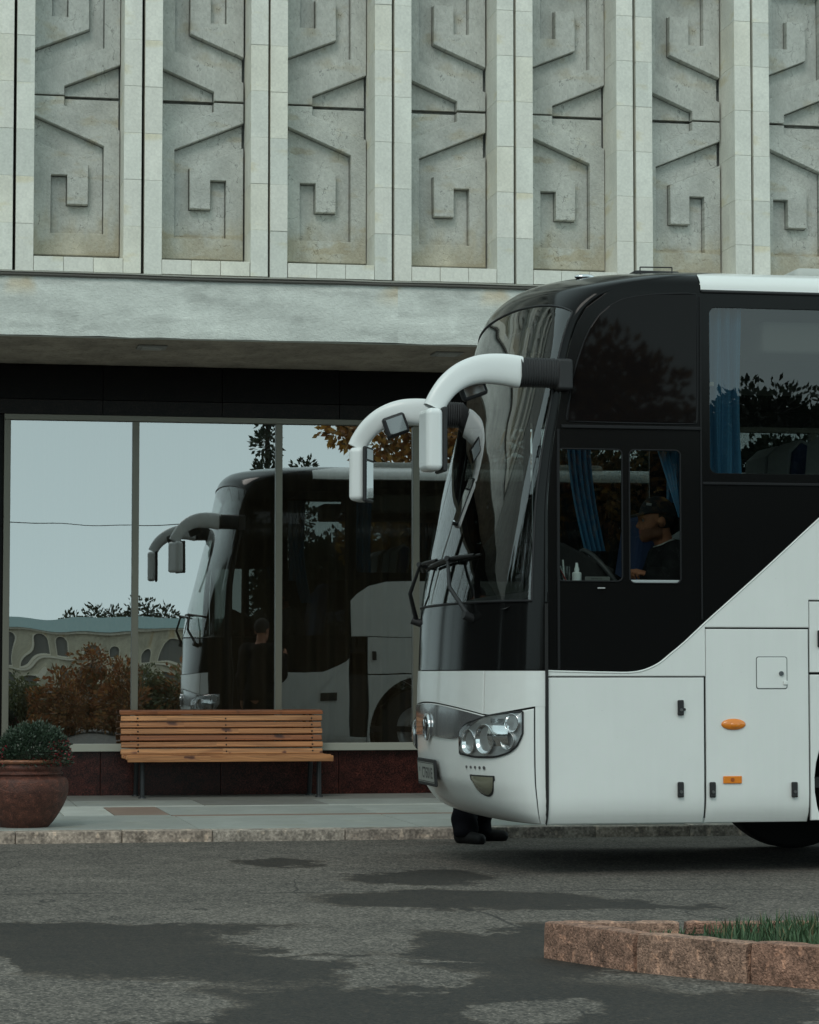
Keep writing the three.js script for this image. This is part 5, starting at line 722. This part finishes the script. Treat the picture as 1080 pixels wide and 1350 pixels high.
[[14.2, 64, 6.4, 2.4], [18.6, 62, 8.6, 2.6], [21.6, 60, 9.2, 2.7], [24.8, 61, 9.5, 2.9], [28.4, 60, 9.8, 3.1], [32.4, 62, 9.9, 3.2], [37, 60, 9.6, 3.2]].forEach(([x, z, h, r], k) => tree('evergreen_tree', ['low dark evergreen behind the trunk of the autumn tree', 'dark evergreen just right of the autumn tree', 'broad dark evergreen, second right of the autumn tree', 'dark evergreen, third right of the autumn tree', 'tall dark evergreen, fourth right of the autumn tree', 'tall dark evergreen, fifth right of the autumn tree', 'last dark evergreen at the end of the far row'][k], 'tree', x, z, [[0, h - r * 0.7, 0, r * 0.75], [-r * 0.6, h - r * 1.15, 0.3, r * 0.75], [r * 0.6, h - r * 1.1, -0.3, r * 0.75], [0.2, h - r * 1.6, 0.2, r], [-r * 0.4, h * 0.32, 0, r], [r * 0.5, h * 0.32, 0, r], [0, h * 0.14, 0, r * 1.1, 0.6]], 20000, 0.11, EV, [0.25, h * 0.4], 'dark evergreens across the street'));
[[-33, 4, 8.6, 3.0], [-35, 10, 9.4, 3.2], [-34, 16, 13.0, 3.6], [-36, 22, 14.5, 3.8], [-34, 28.5, 13.4, 3.8], [-36, 35, 14.2, 3.9], [-34, 41.5, 13.4, 3.8]].forEach(([x, z, h, r], k) => tree('street_tree', ['dark tree closing the street on the left, beside the building', 'dark tree closing the street on the left, second from the building', 'dark tree in the middle of the row closing the street', 'tallest dark tree of the row closing the street', 'dark tree of the row closing the street, third from its far end', 'dark tree of the row closing the street, last but one from the building', 'dark tree of the row closing the street, farthest from the building'][k], 'tree', x, z, [[0, h - r * 0.7, 0, r * 0.8], [0.3, h - r * 1.15, -r * 0.6, r * 0.8], [-0.3, h - r * 1.1, r * 0.6, r * 0.8], [0.2, h - r * 1.7, 0, r * 1.1], [0, h * 0.3, -r * 0.5, r], [0, h * 0.3, r * 0.5, r], [0, h * 0.12, 0, r * 1.15, 0.6]], 12500, 0.13, EV, [0.25, h * 0.4], 'trees closing the street on the left'));
tree('cypress_tree', 'tall slender dark tree mirrored above the coach roof', 'tree', 11.75, 65, Array.from({ length: 9 }, (_, k) => [0.06 * Math.sin(k * 2), 3 + k * 1.0, 0, 0.62 - 0.02 * k, 1.1]), 3600, 0.10, EV, [0.2, 3], null);
tree('small_tree', 'small leafy tree top mirrored right of the slender tree', 'tree', 12.75, 65, [[-0.1, 7.6, 0, 0.6], [0.25, 8.2, 0, 0.45], [0, 6.5, 0, 0.8], [0, 5.4, 0, 0.9]], 1300, 0.10, EV, [0.1, 5]);
// shrubs behind the photographer
[[1.3, 31.0, 0.75, 1.25, GR, 'grey green shrub at the window edge above the pot'], [2.25, 31.5, 0.7, 1.3, GR, 'loose green shrub mirrored right of the pot'], [2.95, 30.5, 0.6, 1.35, RU, 'low rusty shrub in the middle of the mirrored hedge'], [3.65, 31, 0.62, 1.78, RU, 'tallest rust orange shrub in the mirrored hedge'], [4.25, 30, 0.5, 1.5, RU, 'rusty shrub beside the tallest one in the mirrored hedge'], [4.85, 31.2, 0.62, 1.42, GR, 'green shrub mirrored left of the bench'], [5.55, 31, 0.66, 1.48, [...GR, ...RU], 'yellowing shrub mirrored in front of the coach nose'], [6.4, 31.6, 0.7, 1.25, GR, 'green shrub mirrored behind the coach headlight'], [0.3, 31.5, 0.8, 1.35, GR, 'green shrub at the far end of the hedge']].forEach(([x, z, r, h, c, l]) => tree('shrub', l, 'shrub', x * 0.91, z - 4.4, [[0, h - r * 0.62, 0, r * 0.62, 1], [-r * 0.35, h * 0.5, 0.1, r * 0.6, 0.9], [r * 0.4, h * 0.48, -0.1, r * 0.6, 0.9], [0, h * 0.25, 0.0, r * 0.9, 0.5], [-r * 0.5, h * 0.15, -0.2, r * 0.7, 0.4], [r * 0.5, h * 0.15, -0.2, r * 0.7, 0.4]], 5200, 0.042, c, [0.03, h * 0.4], 'shrubs mirrored in the left windows'));
{
  // low arcaded house far behind
  const A = tag(group('arcaded_house', null, 11, 0, 205), 'low beige house with arched windows and teal roof mirrored at left', 'house'); A.rotation.y = 0.10;
  const mw = mat(0.95, 0.84, 0.66, 0.9, { map: rep(T.stucco, 0.11, 0.2) }), mo = mat(0.17, 0.165, 0.15, 0.4), mt = mat(0.78, 0.71, 0.58, 0.85), mr = mat(0.16, 0.29, 0.29, 0.5);
  const arch = (x, y0, w, h) => [[x - w / 2, y0], [x + w / 2, y0], ...arcp(x, y0 + h - w / 2, w / 2)];
  function arcp(cx, cy, r) { return Array.from({ length: 13 }, (_, k) => [cx + r * Math.cos(Math.PI * k / 12), cy + r * Math.sin(Math.PI * k / 12)]); }
  const ups = [], lows = []; for (let k = -4; k <= 8; k++) { ups.push(arch(-6.4 + k * 2.35, 2.55, k < 2 ? 1.25 : 1.35, k < 2 ? 1.35 : 2.1)); lows.push(arch(-6.4 + k * 2.35, 0.35, 1.1, 1.4)); }
  const wall = extr(shape([[-20, -0.05], [16, -0.05], [16, 5.0], [-20, 5.0]], [...ups, ...lows]), 0.35, 0.0, 0); wall.rotateY(Math.PI); mesh('wall', boxUV(wall), mw, A);
  for (const p of [...ups, ...lows]) { const g = new THREE.ShapeGeometry(shape(p)); g.rotateY(Math.PI); g.translate(0, 0, 0.25); mesh('window', g, mo, A); const fr = extr(shape(p.map(([x, y]) => [x, y]).map(([x, y]) => { const cx = p.reduce((s, q) => s + q[0], 0) / p.length, cy = p.reduce((s, q) => s + q[1], 0) / p.length; return [cx + (x - cx) * 1.16, cy + (y - cy) * 1.1]; }), [p]), 0.1, 0.0, 0.1); fr.rotateY(Math.PI); mesh('window_surround', fr, mt, A); }
  const cor = box(-16, 20, 2.2, 2.36, -0.2, 0.0); mesh('cornice', cor, mt, A); mesh('cornice', box(-16, 20, 4.85, 5.05, -0.3, 0.0), mt, A);
  const rf = grid((s, t) => [lerp(-16.4, 20.4, s), 5.05 + t * 1.15, -0.5 + t * 6], 2, 2); mesh('roof', rf, mr, A); mesh('rear_wall', box(-16, 20, -0.05, 5, 0.36, 10), mw, A); mesh('roof_back', box(-16.4, 20.4, 5.02, 6.2, 5.5, 10.2), mr, A);
}
[[15.0, 232, 6.9, 1.6], [17.0, 230, 7.6, 1.9], [19.2, 234, 7.3, 1.9], [21.6, 231, 8.2, 2.2], [24, 233, 7.8, 2.2]].forEach(([x, z, h, r], k) => tree('distant_tree', ['small dark tree above the mirrored teal roof, leftmost', 'dark tree above the mirrored teal roof, second from left', 'rounded dark tree above the mirrored teal roof', 'tallest dark tree above the mirrored teal roof', 'dark tree above the mirrored teal roof, rightmost'][k], 'tree', x, z, [[0, h - r * 0.5, 0, r * 0.7, 1], [-r * 0.5, h - r, 0, r * 0.6], [r * 0.5, h - r * 1.1, 0, r * 0.7], [0, h - r * 1.8, 0, r]], 1500, 0.22, EV, [0.25, h * 0.5], 'trees behind the arcaded house'));
{
  const pole = (x, l) => { const p = tag(group('utility_pole', null, x, -0.01, 50), l, 'utility pole', 'poles of the overhead cable'); mesh('mast', bar([0, 0, 0], [0, 5.9, 0], 0.13, 12, 0.09), mat(0.18, 0.16, 0.13, 0.9), p); mesh('crossarm', rbox(-0.5, 0.5, 5.45, 5.55, -0.05, 0.05, 0.01), mat(0.14, 0.12, 0.1, 0.9), p); };
  pole(-3.5, 'grey utility pole out of view at the left'); pole(10.0, 'grey utility pole mirrored behind the coach');
  tag(mesh('overhead_cable', tube([[-3.5, 5.56, 50], [0, 5.44, 50], [2.55, 5.38, 50], [6, 5.32, 50], [8.2, 5.40, 50], [10, 5.56, 50]], 0.012, 60, 5), mat(0.02, 0.02, 0.02, 0.8)), 'thin black overhead cable mirrored across the left windows', 'cable');
}

renderer.render(scene, camera);
